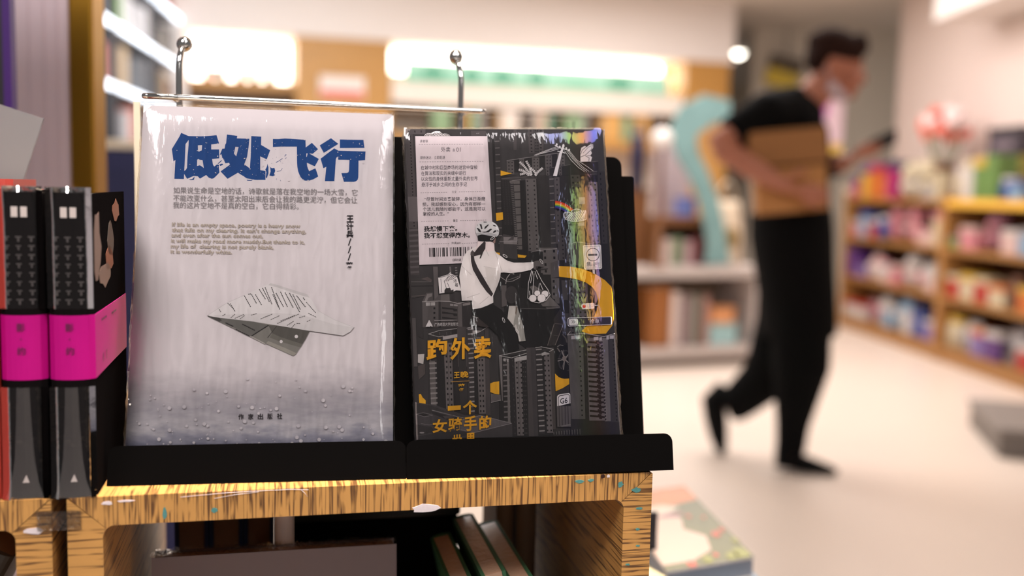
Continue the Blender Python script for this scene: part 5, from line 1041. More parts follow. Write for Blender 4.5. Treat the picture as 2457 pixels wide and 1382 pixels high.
# ---------------------------------------------------------------- dark bookcase with lit shelves at the left
v0 = Vector((-2.6, 8.0 * 1.0, 0)); dirv = Vector((-.149, 1, 0)).normalized()
fx = lambda px, depth: at(px, 435, depth)
e0 = at(452, 436, 8.0); e0 = Vector((e0.x, e0.y, 0)); dn = -dirv      # local x runs from the far end towards the camera
rzl = math.atan2(dn.y, dn.x)
MLB = T(e0, rzl)                                                         # local +y points to the aisle's right (away from wall)?
yd = MLB.to_3x3() @ Vector((0, 1, 0)); sgn = -1 if yd.x > 0 else 1       # depth goes to the left, behind the front
LBL, DEP = 4.6, .34
DKG = mat('charcoal_bookcase', (70, 70, 74), .5); COOL = mat('cool_led', (236, 244, 255), .5, emit=(232, 242, 255), estr=4.0)
t = thing('lit_bookcase', 'tall charcoal bookcase with white lit shelf edges at the left', 'bookcase', MLB)
mb = MB(); mb.box((LBL / 2, sgn * (DEP + .01), 1.35), (LBL, .02, 2.7), mat('grey_back', (122, 124, 128), .6)); mb.build('back_panel', t)
for k in (0, 1.15, 2.3, 3.45, 4.6):
    mb = MB(); mb.box((k, sgn * DEP / 2, 1.35), (.03, DEP, 2.7), DKG); mb.build('upright', t)
LZ = (.20, .54, .88, 1.22, 1.57, 1.92, 2.27, 2.62)
for z in LZ:
    mb = MB(); mb.box((LBL / 2, sgn * (DEP / 2 + .02), z), (LBL, DEP - .04, .025), DKG); o = mb.build('shelf_board', t)
    if z > 1.3:
        for k in range(4):
            m2 = MB(); m2.box((k * 1.15 + .575, sgn * .008, z), (1.09, .016, .027), COOL, bev=.004); q = m2.build('led_strip', t)
    else:
        m2 = MB(); m2.box((LBL / 2, sgn * .008, z), (LBL, .016, .03), DKG); m2.build('edge_strip', t)
rr = random.Random(21)
CP = [('dark grey', (92, 94, 98)), ('pale grey', (172, 172, 176)), ('slate', (116, 120, 126)), ('dusty red', (186, 120, 110)), ('white', (220, 220, 224)), ('green', (120, 160, 88)), ('black', (52, 52, 56)), ('tan', (170, 150, 124))]
ROWN = {1.22: 'waist high', 1.57: 'lowest visible lit', 1.92: 'middle lit', 2.27: 'upper lit'}
for z in (1.22, 1.57, 1.92, 2.27):
    x = .06; n = 0
    while x < 2.9 and n < 20:
        nm, c = CP[rr.randrange(len(CP))]; w_ = rr.choice((.03, .04, .05, .14, .17)); h_ = rr.uniform(.19, .27)
        if x % 1.15 + w_ > 1.13: x = math.ceil(x / 1.15) * 1.15 + .022; continue
        M = MLB @ T((x + w_ / 2, sgn * .05, z + .0135), 0 if sgn > 0 else math.pi)
        standing_book('shelf_book', '%s book, %s from far end, %s shelf of the charcoal bookcase' % (nm, WORDS[n], ROWN[z]), M, w_, .15, h_, mat('bc_' + nm.replace(' ', '_'), c, .55), PAGES, .002, 'books in the charcoal bookcase', one=True, board=.002, inset=.005)
        x += w_ + rr.choice((.003, .003, .05, .16)); n += 1
# navy cabinet with cream top, in front of the bookcase
a_, b_ = at(120, 340, 2.6), at(420, 340, 2.6); zt2 = at(280, 336, 2.6).z
t = thing('navy_cabinet', 'navy cabinet with a bright cream top behind the brass post', 'cabinet', T((a_.x, a_.y, 0), .05))
w_ = (b_ - a_).length
mb = MB(); mb.box((w_ / 2, .2, zt2 / 2 - .012), (w_, .4, zt2 - .024), mat('navy_panel', (34, 36, 78), .5, var=.06, vscale=8)); mb.build('cabinet_body', t)
mb = MB(); mb.box((w_ / 2, .2, zt2 - .010), (w_ + .02, .42, .02), mat('cream_top', (244, 228, 200), .4)); mb.build('top', t)
mb = MB(); mb.box((w_ / 2, -.004, zt2 * .5), (w_ - .1, .008, zt2 - .16), mat('navy_door', (30, 32, 72), .5), bev=.003); mb.build('door', t)

# ---------------------------------------------------------------- white cabinet with books, and what stands on it
cr_ = on_z(1836, 872, 0); CA_ = math.radians(21)
MC = T((cr_.x, cr_.y, 0), CA_); CW, CDp, CH = 1.30, .46, .60
def part_box(t, name, c, d, m, bev=.002): mb = MB(); mb.box(c, d, m, bev=bev); return mb.build(name, t)
CABW = mat('cabinet_white', (206, 194, 188), .45, k=1.15)
t = thing('white_cabinet', 'low white cabinet with an open book shelf, behind the walking person', 'cabinet', MC)
part_box(t, 'top_board', (-CW / 2, CDp / 2, CH - .03), (CW, CDp, .06), CABW)
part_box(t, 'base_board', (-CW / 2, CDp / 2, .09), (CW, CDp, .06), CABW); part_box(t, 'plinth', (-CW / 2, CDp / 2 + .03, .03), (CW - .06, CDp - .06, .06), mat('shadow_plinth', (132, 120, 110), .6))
part_box(t, 'side_panel', (-.05, CDp / 2, .33), (.10, CDp, .42), CABW); part_box(t, 'side_panel', (-CW + .03, CDp / 2, .33), (.06, CDp, .42), CABW); part_box(t, 'back_panel', (-CW / 2, CDp - .01, .33), (CW - .1, .02, .42), mat('cabinet_back', (150, 130, 112), .6))
MCI = MC.inverted(); CNn = MC.to_3x3() @ Vector((0, 1, 0))
def cab(px, py, off=0.0): q = MCI @ on_plane(px, py, MC @ Vector((0, off, 0)), CNn); return q.x, q.z
for i, (pa_, pb_, h_, c, nm) in enumerate(((1552, 1606, .36, (150, 92, 42), 'thick brown'), (1608, 1628, .33, (222, 206, 198), 'white'), (1630, 1644, .30, (104, 80, 92), 'plum'), (1646, 1660, .31, (178, 160, 152), 'beige'), (1662, 1678, .31, (74, 92, 80), 'dark green'), (1680, 1698, .30, (170, 130, 120), 'rose brown'))):
    x0, x1 = cab(pa_, 800, .06)[0], cab(pb_, 800, .06)[0]
    standing_book('cabinet_book', '%s book standing in the white cabinet, %s from the left' % (nm, WORDS[i]), MC @ T(((x0 + x1) / 2, .05, .121)), x1 - x0 - .004, .2, h_, mat('cab_' + nm.replace(' ', '_'), c, .5), PAGES, .003, 'books in the white cabinet', one=True, board=.003, inset=.006)
for i, (pa_, pb_, z0_, h_, c, nm) in enumerate(((1702, 1765, .121, .13, (158, 196, 198), 'pale teal'), (1704, 1758, .252, .10, (216, 150, 100), 'orange'))):
    x0, x1 = cab(pa_, 800, .06)[0], cab(pb_, 800, .06)[0]
    t = thing('gift_box', '%s box stacked at the right in the white cabinet' % nm, 'box', MC @ T(((x0 + x1) / 2, .13, z0_)))
    part_box(t, 'box_body', (0, 0, h_ * .4), (x1 - x0, .16, h_ * .8), mat('gb_' + nm.replace(' ', '_'), c, .5)); part_box(t, 'lid', (0, 0, h_ * .88), (x1 - x0 + .008, .168, h_ * .22), mat('gbl_' + nm.replace(' ', '_'), tuple(int(v * .9) for v in c), .5))
# things on top
def topx(px, off): return cab(px, 600, off)[0]
DBR = mat('dark_brown_wood', (116, 74, 40), .5, var=.1, vscale=10)
x0, x1 = topx(1560, .2), topx(1690, .2)
t = thing('display_riser', 'brown wooden riser with two levels on the white cabinet', 'riser', MC @ T(((x0 + x1) / 2, .22, CH + .001)))
w_ = x1 - x0; part_box(t, 'top_board', (0, 0, .27), (w_, .20, .05), DBR); part_box(t, 'side_board', (-w_ / 2 + .02, 0, .123), (.04, .19, .245), DBR); part_box(t, 'side_board', (w_ / 2 - .02, 0, .123), (.04, .19, .245), DBR); part_box(t, 'back_board', (0, .085, .123), (w_ - .08, .02, .245), mat('dim_brown', (74, 48, 30), .6))
for i, (u, c, nm, h_) in enumerate(((-.28, (206, 186, 178), 'pale pink', .16), (-.1, (120, 140, 108), 'green', .17), (.1, (178, 150, 150), 'mauve', .15), (.26, (110, 50, 58), 'maroon', .17))):
    standing_book('riser_book', '%s book standing inside the brown riser, %s from the left' % (nm, WORDS[i]), MC @ T(((x0 + x1) / 2 + u * w_, .135, CH + .002)), .06, .10, h_, mat('rb_' + nm.replace(' ', '_'), c, .5), PAGES, .003, 'books inside the brown riser', one=True, board=.002, inset=.005)
x0, x1 = topx(1576, .3), topx(1662, .3); zc = cab(1620, 312, .36)[1]
t = thing('lavender_board', 'tall lavender grey display board behind the brown riser', 'display board', MC @ T(((x0 + x1) / 2, .37, CH + .001)))
part_box(t, 'panel', (0, 0, (zc - CH) / 2 + .01), (x1 - x0, .02, zc - CH - .02), mat('lavender_panel', (196, 180, 186), .6)); part_box(t, 'foot', (0, 0, .006), (.2, .08, .012), mat('lavender_panel', (0, 0, 0)))
x0 = topx(1522, .3); zc = cab(1524, 292, .3)[1]
t = thing('navy_bottle', 'tall navy bottle on the wooden box at the left of the white cabinet', 'bottle', MC @ T((x0, .30, CH + .462)))
hb = zc - CH - .462; mb = MB(); mb.lathe([(.035, 0), (.042, .01), (.042, hb * .7), (.03, hb * .82), (.018, hb * .88)], mat('navy_glass', (22, 28, 62), .2)); mb.build('bottle_body', t); mb = MB(); mb.lathe([(.02, hb * .88), (.021, hb * .9), (.021, hb), (.012, hb)], mat('navy_cap', (16, 20, 40), .4)); mb.build('cap', t)
t = thing('wooden_box', 'tall dark wooden box under the navy bottle on the white cabinet', 'box', MC @ T((topx(1516, .3), .30, CH + .001)))
part_box(t, 'box_body', (0, 0, .215), (.13, .16, .43), DBR); part_box(t, 'lid', (0, 0, .445), (.14, .17, .030), mat('umber_lid', (96, 62, 46), .5))
x0 = topx(1563, .18); z_ = cab(1563, 335, .18)[1]
t = thing('globe_vase', 'round white vase on a slim stand beside the navy bottle', 'vase', MC @ T((x0 - .03, .045, CH + .001)))
mb = MB(); mb.lathe([(.05, 0), (.05, .012), (.014, .03), (.014, z_ - CH - .06), (.03, z_ - CH - .055)], DBR); mb.build('stand', t); mb = MB(); mb.ball((0, 0, z_ - CH), .062, mat('white_ceramic', (232, 224, 218), .3), 16); mb.build('vase_body', t)
x0 = topx(1658, .16); t = thing('blue_box', 'small blue box on the brown riser', 'box', MC @ T((x0 - .03, .20, CH + .297)))
part_box(t, 'box_body', (0, 0, .05), (.10, .08, .10), mat('blue_box_face', (118, 132, 196), .5)); part_box(t, 'lid', (0, 0, .108), (.106, .086, .016), mat('blue_lid', (96, 112, 184), .5))
# teal wave shaped cut-out with tan inner band
def wave(px_pts, w_px, depth, off_px, m, name, t, M):
    Mi = M.inverted(); n_ = M.to_3x3() @ Vector((0, 1, 0)); o_ = M.translation
    P = []; Q = []
    for i, (x, y) in enumerate(px_pts):
        a = px_pts[max(i - 1, 0)]; b_ = px_pts[min(i + 1, len(px_pts) - 1)]; dx, dy = b_[0] - a[0], b_[1] - a[1]; l = math.hypot(dx, dy); w = w_px[i] / 2
        P.append(Mi @ on_plane(x - dy / l * w, y + dx / l * w, o_, n_)); Q.append(Mi @ on_plane(x + dy / l * w, y - dx / l * w, o_, n_))
    mb = MB(); mb.prism([(p.x, 0, p.z) for p in P + Q[::-1]], (0, depth[0], 0), (0, depth[1], 0), m); return mb.build(name, t)
o_ = MC @ Vector((topx(1710, -.02), .06, CH + .001))
t = thing('wave_cutout', 'teal and tan wave shaped display cutout standing on the right of the white cabinet', 'display cutout', T(o_, CA_)); M = t.matrix_world.copy() if False else T(o_, CA_)
wave([(1752, 262), (1700, 262), (1660, 285), (1640, 320), (1650, 370), (1678, 420), (1702, 480), (1716, 545), (1722, 590), (1723, 634)], [44, 72, 78, 64, 50, 44, 44, 46, 46, 60], (0, .02), 0, mat('teal_wave', (140, 182, 182), .6, k=1.4, var=.3, vscale=6), 'outer_wave', t, M)
wave([(1765, 312), (1725, 316), (1700, 345), (1705, 390), (1725, 440)], [40, 44, 44, 36, 18], (.021, .036), 0, mat('tan_wave', (204, 152, 84), .5, k=1.3), 'inner_wave', t, M)
# cream bag
x0 = topx(1772, .05)
t = thing('tote_bag', 'cream tote bag with an olive print standing on the white cabinet beside the person', 'bag', MC @ T((x0, .20, CH + .001), .1))
mb = MB(); mb.loft([[(w * math.cos(a), d * math.sin(a), z) for a in [2 * math.pi * i / 16 for i in range(16)]] for z, w, d in ((0, .10, .05), (.02, .12, .06), (.2, .125, .055), (.34, .105, .03), (.40, .095, .015))], mat('cream_canvas', (214, 196, 172), .8, var=.06, vscale=30)); mb.build('bag_body', t)
mb = MB(); mb.tube([(-.06, 0, .39), (-.05, 0, .48), (0, 0, .52), (.05, 0, .48), (.06, 0, .39)], .008, mat('cream_canvas', (0, 0, 0)), 8); mb.build('handle', t)
mb = MB(); mb.ball((0, -.052, .16), .07, mat('olive_print_patch', (136, 112, 64), .7), 12, (1, .12, 1.1)); mb.build('printed_patch', t)
# banner behind the person
t = thing('pink_banner', 'pink and white standing banner with yellow foot band, beyond the person', 'banner', T((at(1988, 400, 8.9).x, at(1988, 400, 8.9).y, 0), 0))
zt_, zm, zl = at(1988, 215, 8.9).z, at(1988, 345, 8.9).z, at(1988, 402, 8.9).z
mb = MB(); mb.box((0, 0, (zt_ + zm) / 2), (.21, .012, zt_ - zm), mat('pink_white_print', (244, 214, 224), .6)); mb.prism([(-.105, 0, zm + .02), (-.03, 0, zm + .05), (-.055, 0, zm + .2), (-.02, 0, zm + .33), (-.07, 0, zt_ - .02), (-.105, 0, zt_ - .02)], (0, -.008, 0), (0, -.0062, 0), mat('magenta_print', (214, 110, 196), .6)); mb.build('banner_face', t)
mb = MB(); mb.box((0, 0, (zm + zl) / 2), (.21, .012, zm - zl), mat('yellow_print', (240, 198, 84), .6)); mb.build('yellow_band', t)
mb = MB(); mb.tube([(0, .02, 0), (0, .02, zt_)], .012, CHROME, 8); mb.build('pole', t); mb = MB(); mb.lathe([(.15, 0), (.15, .015), (.02, .03)], CHROME, (0, .02, 0)); mb.build('foot', t)
# hanging sign and ceiling lamps
p = at(1876, 188, 10.2)
t = thing('hanging_sign', 'yellow sign with dark top hanging from the ceiling behind the person', 'sign', T(p, .15))
mb = MB(); mb.box((0, 0, -.01), (.36, .03, .17), mat('yellow_sign', (226, 196, 74), .5), rot=Matrix.Rotation(.25, 3, 'Y'), bev=.004); mb.build('sign_face', t); mb = MB(); mb.box((.05, .02, .15), (.36, .05, .12), mat('dark_sign_top', (92, 80, 66), .6), rot=Matrix.Rotation(.18, 3, 'Y'), bev=.004); mb.build('top_bar', t)
mb = MB(); mb.tube([(.05, .02, .19), (.05, .02, 2.749 - p.z)], .006, BLACK_METAL, 6); mb.build('cable', t)
LAMP = mat('lamp_glow', (255, 248, 236), .5, emit=(255, 246, 230), estr=14.0); LAMP2 = mat('lamp_dim_glow', (255, 240, 220), .5, emit=(236, 214, 186), estr=1.0)
for px, py, m, lab in ((1772, 127, LAMP, 'bright round ceiling downlight left of the person'), (1808, 203, LAMP2, 'dim round ceiling downlight farther back left of the person')):
    r_ = ray(px, py); q = CAM + r_ * ((2.73 - CAM.z) / r_.z)
    t = thing('downlight', lab, 'light', T(q)); 
    mb = MB(); mb.ball((0, 0, 0), .062, m, 14, (1, 1, .75)); mb.build('bulb', t); mb = MB(); mb.lathe([(.095, .018), (.095, .004), (.07, -.004), (.066, .018)], WHITEP); mb.build('trim_ring', t)
# grey plinth at the right edge
g0 = on_z(2396, 1098, 0)
t = thing('grey_plinth', 'low dark grey plinth cut by the right picture edge', 'plinth', T((g0.x, g0.y, 0), math.radians(-14)))
GP = mat('grey_plinth_paint', (118, 110, 104), .5, k=1.1)
mb = MB(); mb.box((.45, .3, .050), (.9, .6, .10), GP, bev=.004); mb.build('base', t); mb = MB(); mb.box((.45, .3, .111), (.92, .62, .02), mat('grey_plinth_top', (134, 126, 120), .5), bev=.003); mb.build('top_slab', t)

# ---------------------------------------------------------------- wooden gift shelves along the right wall
RO = Vector((2.651, 8.022, 0)); RD = Vector((2.809 - 2.651, 5.364 - 8.022, 0)).normalized(); MR = T(RO, math.atan2(RD.y, RD.x)); MRI = MR.inverted(); RN = MR.to_3x3() @ Vector((0, 1, 0))
def rs(px, py, off=0.0): q = MRI @ on_plane(px, py, MR @ Vector((0, off, 0)), RN); return q.x, q.z
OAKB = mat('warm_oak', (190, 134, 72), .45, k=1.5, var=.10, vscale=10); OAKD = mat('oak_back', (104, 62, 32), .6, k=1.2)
xm = rs(2251, 700)[0]; RLEN = xm + 1.9; RDp = .36; LV = (.10, .42, .73, 1.03)
for nm, x0, x1, lab in (('far', 0, xm, 'far bay of the wooden gift shelves along the right wall'), ('near', xm + .002, RLEN, 'near bay of the wooden gift shelves along the right wall, cut by the picture edge')):
    t = thing('gift_shelf', lab, 'shelf', MR @ T((x0, 0, 0))); w_ = x1 - x0
    part_box(t, 'side_panel', (.02, RDp / 2, .53), (.04, RDp, 1.06), OAKB); part_box(t, 'side_panel', (w_ - .02, RDp / 2, .53), (.04, RDp, 1.06), OAKB)
    part_box(t, 'back_panel', (w_ / 2, RDp - .01, .53), (w_ - .08, .02, 1.0), OAKD); part_box(t, 'plinth', (w_ / 2, RDp / 2, .04), (w_ - .08, RDp - .02, .08), OAKB)
    for z in LV: part_box(t, 'shelf_board', (w_ / 2, RDp / 2 - .011, z - .0155), (w_ - .08, RDp - .022, .031), OAKB)
    if nm == 'near': part_box(t, 'yellow_strip', (w_ / 2, -.004, LV[3] - .016), (w_ - .1, .008, .05), mat('yellow_shelf_strip', (232, 178, 66), .5))
    else: part_box(t, 'end_cover', (-.006, RDp / 2, .56), (.010, RDp, 1.12), mat('cream_end', (226, 206, 180), .5))
ITEM = {}
CK = 1.7
def carton(t, w, d, h, c, c2):
    part_box(t, 'box_body', (0, d / 2, h * .39), (w, d, h * .78), mat('c_%d_%d_%d' % c, c, .45, k=CK), .004); part_box(t, 'lid', (0, d / 2, h * .89), (w + .006, d + .006, h * .22), mat('c_%d_%d_%d' % c2, c2, .45, k=CK), .004)
def jar(t, w, d, h, c, c2):
    r = w / 2; mb = MB(); mb.lathe([(r * .8, 0), (r, h * .06), (r, h * .68), (r * .8, h * .8)], mat('c_%d_%d_%d' % c, c, .35, k=CK), (0, r, 0), 16); mb.build('jar_body', t)
    mb = MB(); mb.lathe([(r * .84, h * .79), (r * .86, h * .8), (r * .86, h * .97), (r * .7, h)], mat('c_%d_%d_%d' % c2, c2, .4, k=CK), (0, r, 0), 16); mb.build('lid', t)
def plush(t, w, d, h, c, c2):
    m, m2 = mat('f_%d_%d_%d' % c, c, .9, k=CK, bump=.4, bscale=120), mat('f_%d_%d_%d' % c2, c2, .9, k=CK); r = h * .28; y = h * .29 + .01
    mb = MB(); mb.ball((0, y, h * .3), h * .3, m, 14, (w / h * 1.1, .9, 1)); mb.build('body', t); mb = MB(); mb.ball((0, y - .01, h * .70), r, m, 14, (1.1, 1, .95)); mb.build('head', t)
    for s_ in (-1, 1):
        mb = MB(); mb.ball((s_ * r * .8, y, h * .93), r * .34, m, 10); mb.build('ear', t); mb = MB(); mb.ball((s_ * w * .45, y - .03, h * .34), r * .42, m2, 10, (1, 1, 1.4)); mb.build('arm', t)
    mb = MB(); mb.ball((0, y - r * .95, h * .66), r * .34, m2, 10); mb.build('muzzle', t)
def pouch(t, w, d, h, c, c2):
    mb = MB(); mb.loft([[(w / 2 * k * math.cos(a), d / 2 + d / 2 * q * math.sin(a), z * h) for a in [2 * math.pi * i / 14 for i in range(14)]] for z, k, q in ((0, .85, .5), (.08, 1, .9), (.5, 1, 1), (.85, .98, .4), (.92, .96, .08), (1, .96, .06))], mat('c_%d_%d_%d' % c, c, .4, k=CK)); mb.build('bag_body', t)
    mb = MB(); mb.ball((0, .0 + d * .02, h * .45), w * .3, mat('c_%d_%d_%d' % c2, c2, .5), 10, (1, .18, .8)); mb.build('label_patch', t)
BUILD = {'gift_carton': (carton, 'carton'), 'storage_jar': (jar, 'jar'), 'plush_toy': (plush, 'plush toy'), 'goods_pouch': (pouch, 'pouch')}
C = dict(white=(236, 226, 220), cream=(238, 220, 184), red=(204, 52, 44), pink=(236, 150, 160), mauve=(170, 112, 124), purple=(106, 58, 140), magenta=(196, 40, 120), yellow=(242, 196, 70), orange=(236, 126, 52), blue=(62, 88, 168), navy=(40, 52, 104), sky=(150, 186, 216), green=(120, 160, 84), brown=(120, 70, 40), black=(44, 38, 44), grey=(178, 170, 170), blush=(244, 206, 198), lilac=(150, 126, 190))
LN = {0: 'bottom', 1: 'second', 2: 'third', 3: 'top'}
def put(bay, lev, specs):
    last = -9
    for i, (px, kind, w, h, c, c2) in enumerate(specs):
        z = LV[lev] + .0012; w *= .92; we = w * (1.32 if kind == 'plush_toy' else 1.02)
        lo, hi = (.05, xm - .05) if bay == 'far' else (xm + .055, RLEN - .05)
        x = min(max(rs(px, 520, .03)[0], lo + we / 2, last + we / 2 + .008), hi - we / 2); last = x + we / 2
        if bay == 'near' and lev == 3: globals()['last_top'] = last
        lab = '%s %s with %s %s, %s item from far end, %s level, %s gift bay' % (c, BUILD[kind][1], c2, {'gift_carton': 'lid', 'storage_jar': 'lid', 'plush_toy': 'paws', 'goods_pouch': 'patch'}[kind], WORDS[i], LN[lev], bay)
        t = thing(kind, lab, BUILD[kind][1], MR @ T((x, .022, z)), 'goods on the wooden gift shelves')
        BUILD[kind][0](t, w, min(.2, w * 1.0), h, C[c], C[c2])
G, J, PL, PO = 'gift_carton', 'storage_jar', 'plush_toy', 'goods_pouch'
put('far', 3, [(2052, G, .16, .16, 'magenta', 'purple'), (2072, G, .15, .24, 'yellow', 'purple'), (2092, G, .15, .26, 'orange', 'magenta'), (2112, G, .14, .22, 'orange', 'red'), (2134, G, .16, .27, 'magenta', 'navy'), (2160, PL, .17, .26, 'cream', 'white'), (2184, PL, .17, .27, 'cream', 'grey'), (2214, G, .14, .14, 'grey', 'cream'), (2232, G, .10, .24, 'cream', 'brown')])
put('far', 2, [(2055, G, .16, .12, 'pink', 'white'), (2074, G, .16, .20, 'sky', 'blue'), (2092, G, .14, .14, 'red', 'white'), (2106, J, .12, .17, 'blue', 'white'), (2132, PL, .22, .245, 'pink', 'mauve'), (2162, PL, .22, .25, 'pink', 'blush'), (2196, G, .22, .10, 'blush', 'pink'), (2222, G, .14, .22, 'cream', 'pink')])
put('far', 1, [(2050, G, .2, .21, 'purple', 'purple'), (2074, G, .16, .12, 'lilac', 'purple'), (2094, PO, .16, .2, 'blush', 'white'), (2112, J, .13, .16, 'white', 'pink'), (2130, G, .15, .09, 'blush', 'white'), (2152, G, .14, .14, 'pink', 'blush'), (2176, PL, .19, .23, 'white', 'blush'), (2204, PO, .18, .19, 'white', 'pink'), (2230, G, .12, .12, 'blush', 'white')])
put('far', 0, [(2042, G, .24, .12, 'white', 'red'), (2068, G, .2, .12, 'white', 'red'), (2088, J, .14, .20, 'mauve', 'brown'), (2106, PO, .16, .22, 'white', 'pink'), (2128, G, .15, .16, 'sky', 'white'), (2148, PO, .17, .24, 'sky', 'white'), (2172, G, .15, .20, 'white', 'sky'), (2196, G, .17, .22, 'blue', 'navy'), (2224, G, .14, .13, 'lilac', 'white')])
put('near', 3, [(2282, J, .12, .2, 'cream', 'white'), (2304, G, .13, .25, 'white', 'cream'), (2326, G, .13, .26, 'green', 'yellow'), (2350, G, .14, .27, 'green', 'green'), (2374, J, .12, .14, 'blue', 'white'), (2398, G, .14, .12, 'sky', 'blue')])
put('near', 2, [(2282, G, .13, .07, 'green', 'grey'), (2316, G, .2, .14, 'pink', 'blush'), (2348, PL, .22, .24, 'mauve', 'pink'), (2384, G, .18, .14, 'blush', 'white'), (2424, G, .2, .15, 'sky', 'grey'), (2460, G, .16, .14, 'blue', 'sky')])
put('near', 1, [(2276, G, .17, .14, 'red', 'cream'), (2306, G, .17, .16, 'cream', 'yellow'), (2338, G, .17, .15, 'red', 'cream'), (2376, G, .18, .12, 'cream', 'orange'), (2404, J, .13, .19, 'brown', 'brown'), (2436, G, .18, .14, 'orange', 'yellow')])
put('near', 0, [(2276, J, .16, .2, 'cream', 'yellow'), (2304, PO, .18, .19, 'white', 'grey'), (2332, G, .16, .16, 'lilac', 'orange'), (2362, G, .17, .17, 'purple', 'white'), (2394, PO, .18, .22, 'grey', 'black'), (2424, G, .17, .14, 'red', 'white'), (2452, G, .17, .16, 'red', 'blush')])
# bouquet, lantern, dark box above the top boards
zt3 = LV[3] + .001
def bouquet(lab, px, off, hz, R, cols, seed, base=0.0):
    rr = random.Random(seed); x = rs(px, 330, off)[0]
    t = thing('bouquet', lab, 'flowers', MR @ T((x, off, zt3 + base)))
    mb = MB(); mb.lathe([(.05, 0), (.065, .04), (.05, .16), (.058, .2), (.048, .2), (.04, .16)], mat('vase_grey', (150, 140, 136), .3)); mb.build('vase', t)
    mb = MB()
    for i in range(14): a = i * .449; mb.tube([(0, 0, .1), (.5 * R * math.cos(a), .4 * R * math.sin(a), hz * .7), (R * .8 * math.cos(a), .5 * R * math.sin(a), hz)], .004, LF1, 6)
    mb.build('stems', t)
    for i in range(22):
        a, e = rr.uniform(0, 6.28), rr.uniform(-.5, 1.3); q = rr.uniform(.75, 1)
        c = Vector((R * q * math.cos(a) * math.cos(e), .6 * R * q * math.sin(a) * math.cos(e), hz + R * .9 * q * math.sin(e))); k = cols[0] if c.x < -.25 * R and rr.random() < .75 else (cols[2] if c.z > hz + .1 * R else rr.choice(cols))
        mb = MB()
        for s_ in range(5): b_ = s_ * 1.257; mb.ball(c + Vector((.03 * math.cos(b_), .02 * math.sin(b_) - .01, .02 * math.sin(b_ * 2))), .034, k, 8, (1, .8, .9))
        mb.build('blossom', t)
FR, FP, FW = mat('flower_red', (196, 54, 50), .7), mat('flower_coral', (226, 120, 104), .7), mat('flower_white', (232, 208, 204), .7)
bouquet('large bouquet of red, coral and white flowers on the gift shelves, near the bay joint', 2268, .275, .47, .21, [FP, FR, FW], 7)
x = rs(2440, 390, .1)[0]
t = thing('paper_lantern', 'big red orange lantern on the near gift shelf bay, cut by the picture edge', 'lantern', MR @ T((max(x + .05, last_top + .16), .17, zt3)))
mb = MB(); mb.lathe([(.05, .02), (.10, .06), (.135, .16), (.14, .22), (.12, .30), (.06, .35)], mat('lantern_red', (190, 74, 46), .6), n=20); mb.build('shade', t); mb = MB(); mb.lathe([(.055, 0), (.055, .022), (.03, .022)], BLACK_METAL); mb.lathe([(.06, .348), (.05, .372), (.01, .372)], BLACK_METAL); mb.build('cap', t)
x0, z0_ = rs(2352, 370, .24); 
t = thing('goods_crate', 'dark crate standing on a stack behind the green boxes of the near bay', 'crate', MR @ T((max(x0, xm + .27), .285, zt3 + .2825)))
part_box(t, 'crate_body', (0, 0, .07), (.36, .14, .14), mat('dark_crate', (54, 46, 56), .6)); part_box(t, 'lid', (0, 0, .155), (.37, .15, .028), mat('dark_crate_lid', (42, 36, 42), .6)); part_box(t, 'front_label', (0, -.072, .06), (.22, .004, .05), mat('crate_label', (112, 98, 108), .6))
t = thing('goods_stack', 'olive box under the dark crate on the near gift shelf bay', 'box', MR @ T((max(x0, xm + .27), .285, zt3)))
part_box(t, 'box_body', (0, 0, .125), (.34, .10, .25), mat('olive_box', (150, 140, 66), .6)); part_box(t, 'lid', (0, 0, .265), (.345, .105, .03), mat('olive_lid', (168, 150, 60), .6))
# ---------------------------------------------------------------- the walking person
PF = on_z(1940, 1132, 0); PY = PF.y
ROOTP = Vector((PF.x, PY, 0))
def PP(px, py, off=0.0): return on_plane(px, py, Vector((0, PY + off, 0)), Vector((0, 1, 0))) - ROOTP
person = thing('person', 'walking person in black T-shirt, long apron and trousers, carrying cartons, looking at a phone', 'person', T(ROOTP))
def fuse(mb, name, parent, voxel, it=6, mats=None):
    o = mb.build(name + '_cage'); md = o.modifiers.new('r', 'REMESH'); md.mode = 'VOXEL'; md.voxel_size = voxel; md.use_smooth_shade = True
    sm = o.modifiers.new('s', 'SMOOTH'); sm.factor = .5; sm.iterations = it
    dg = bpy.context.evaluated_depsgraph_get(); dg.update()
    me = bpy.data.meshes.new_from_object(o.evaluated_get(dg)); me.name = name
    for p in me.polygons: p.material_index = 0; p.use_smooth = True
    r = bpy.data.objects.new(name, me); COL.objects.link(r); bpy.data.objects.remove(o)
    if not me.materials: me.materials.append(mb.mats[0])
    r.parent = parent; return r
SKIN = mat('skin', (168, 104, 78), .55, var=.06, vscale=20); HAIR = mat('dark_brown_hair', (40, 22, 16), .8, bump=.4, bscale=300, spec=.1); TSH = mat('black_cotton', (9, 8, 8), .9, bump=.2, bscale=200, spec=.1); APR = mat('black_apron_cloth', (8, 7, 7), .9, spec=.1); TRO = mat('black_trouser_cloth', (7, 7, 7), .9, spec=.1); SHO = mat('black_shoe', (7, 7, 7), .7, spec=.1); MASKM = mat('white_mask', (206, 186, 190), .7)
RY = lambda a: Matrix.Rotation(a, 3, 'Y')
def chain(mb, pts, m, n=12): mb.tube([PP(*p[:3]) for p in pts], [p[3] for p in pts], m, n)
b = MB()
tilt = RY(.42)
b.ball(PP(2004, 138), .1, SKIN, 20, (.98, .76, 1.02), tilt)                 # skull
b.ball(PP(2032, 190), .060, SKIN, 16, (.90, .85, 1.12), RY(.25))               # lower face
b.ball(PP(2037, 226), .024, SKIN, 12, (1.1, 1.2, .9))                       # chin
b.ball(PP(2056, 152), .030, SKIN, 12, (.7, 1.6, .6), tilt)                  # brow
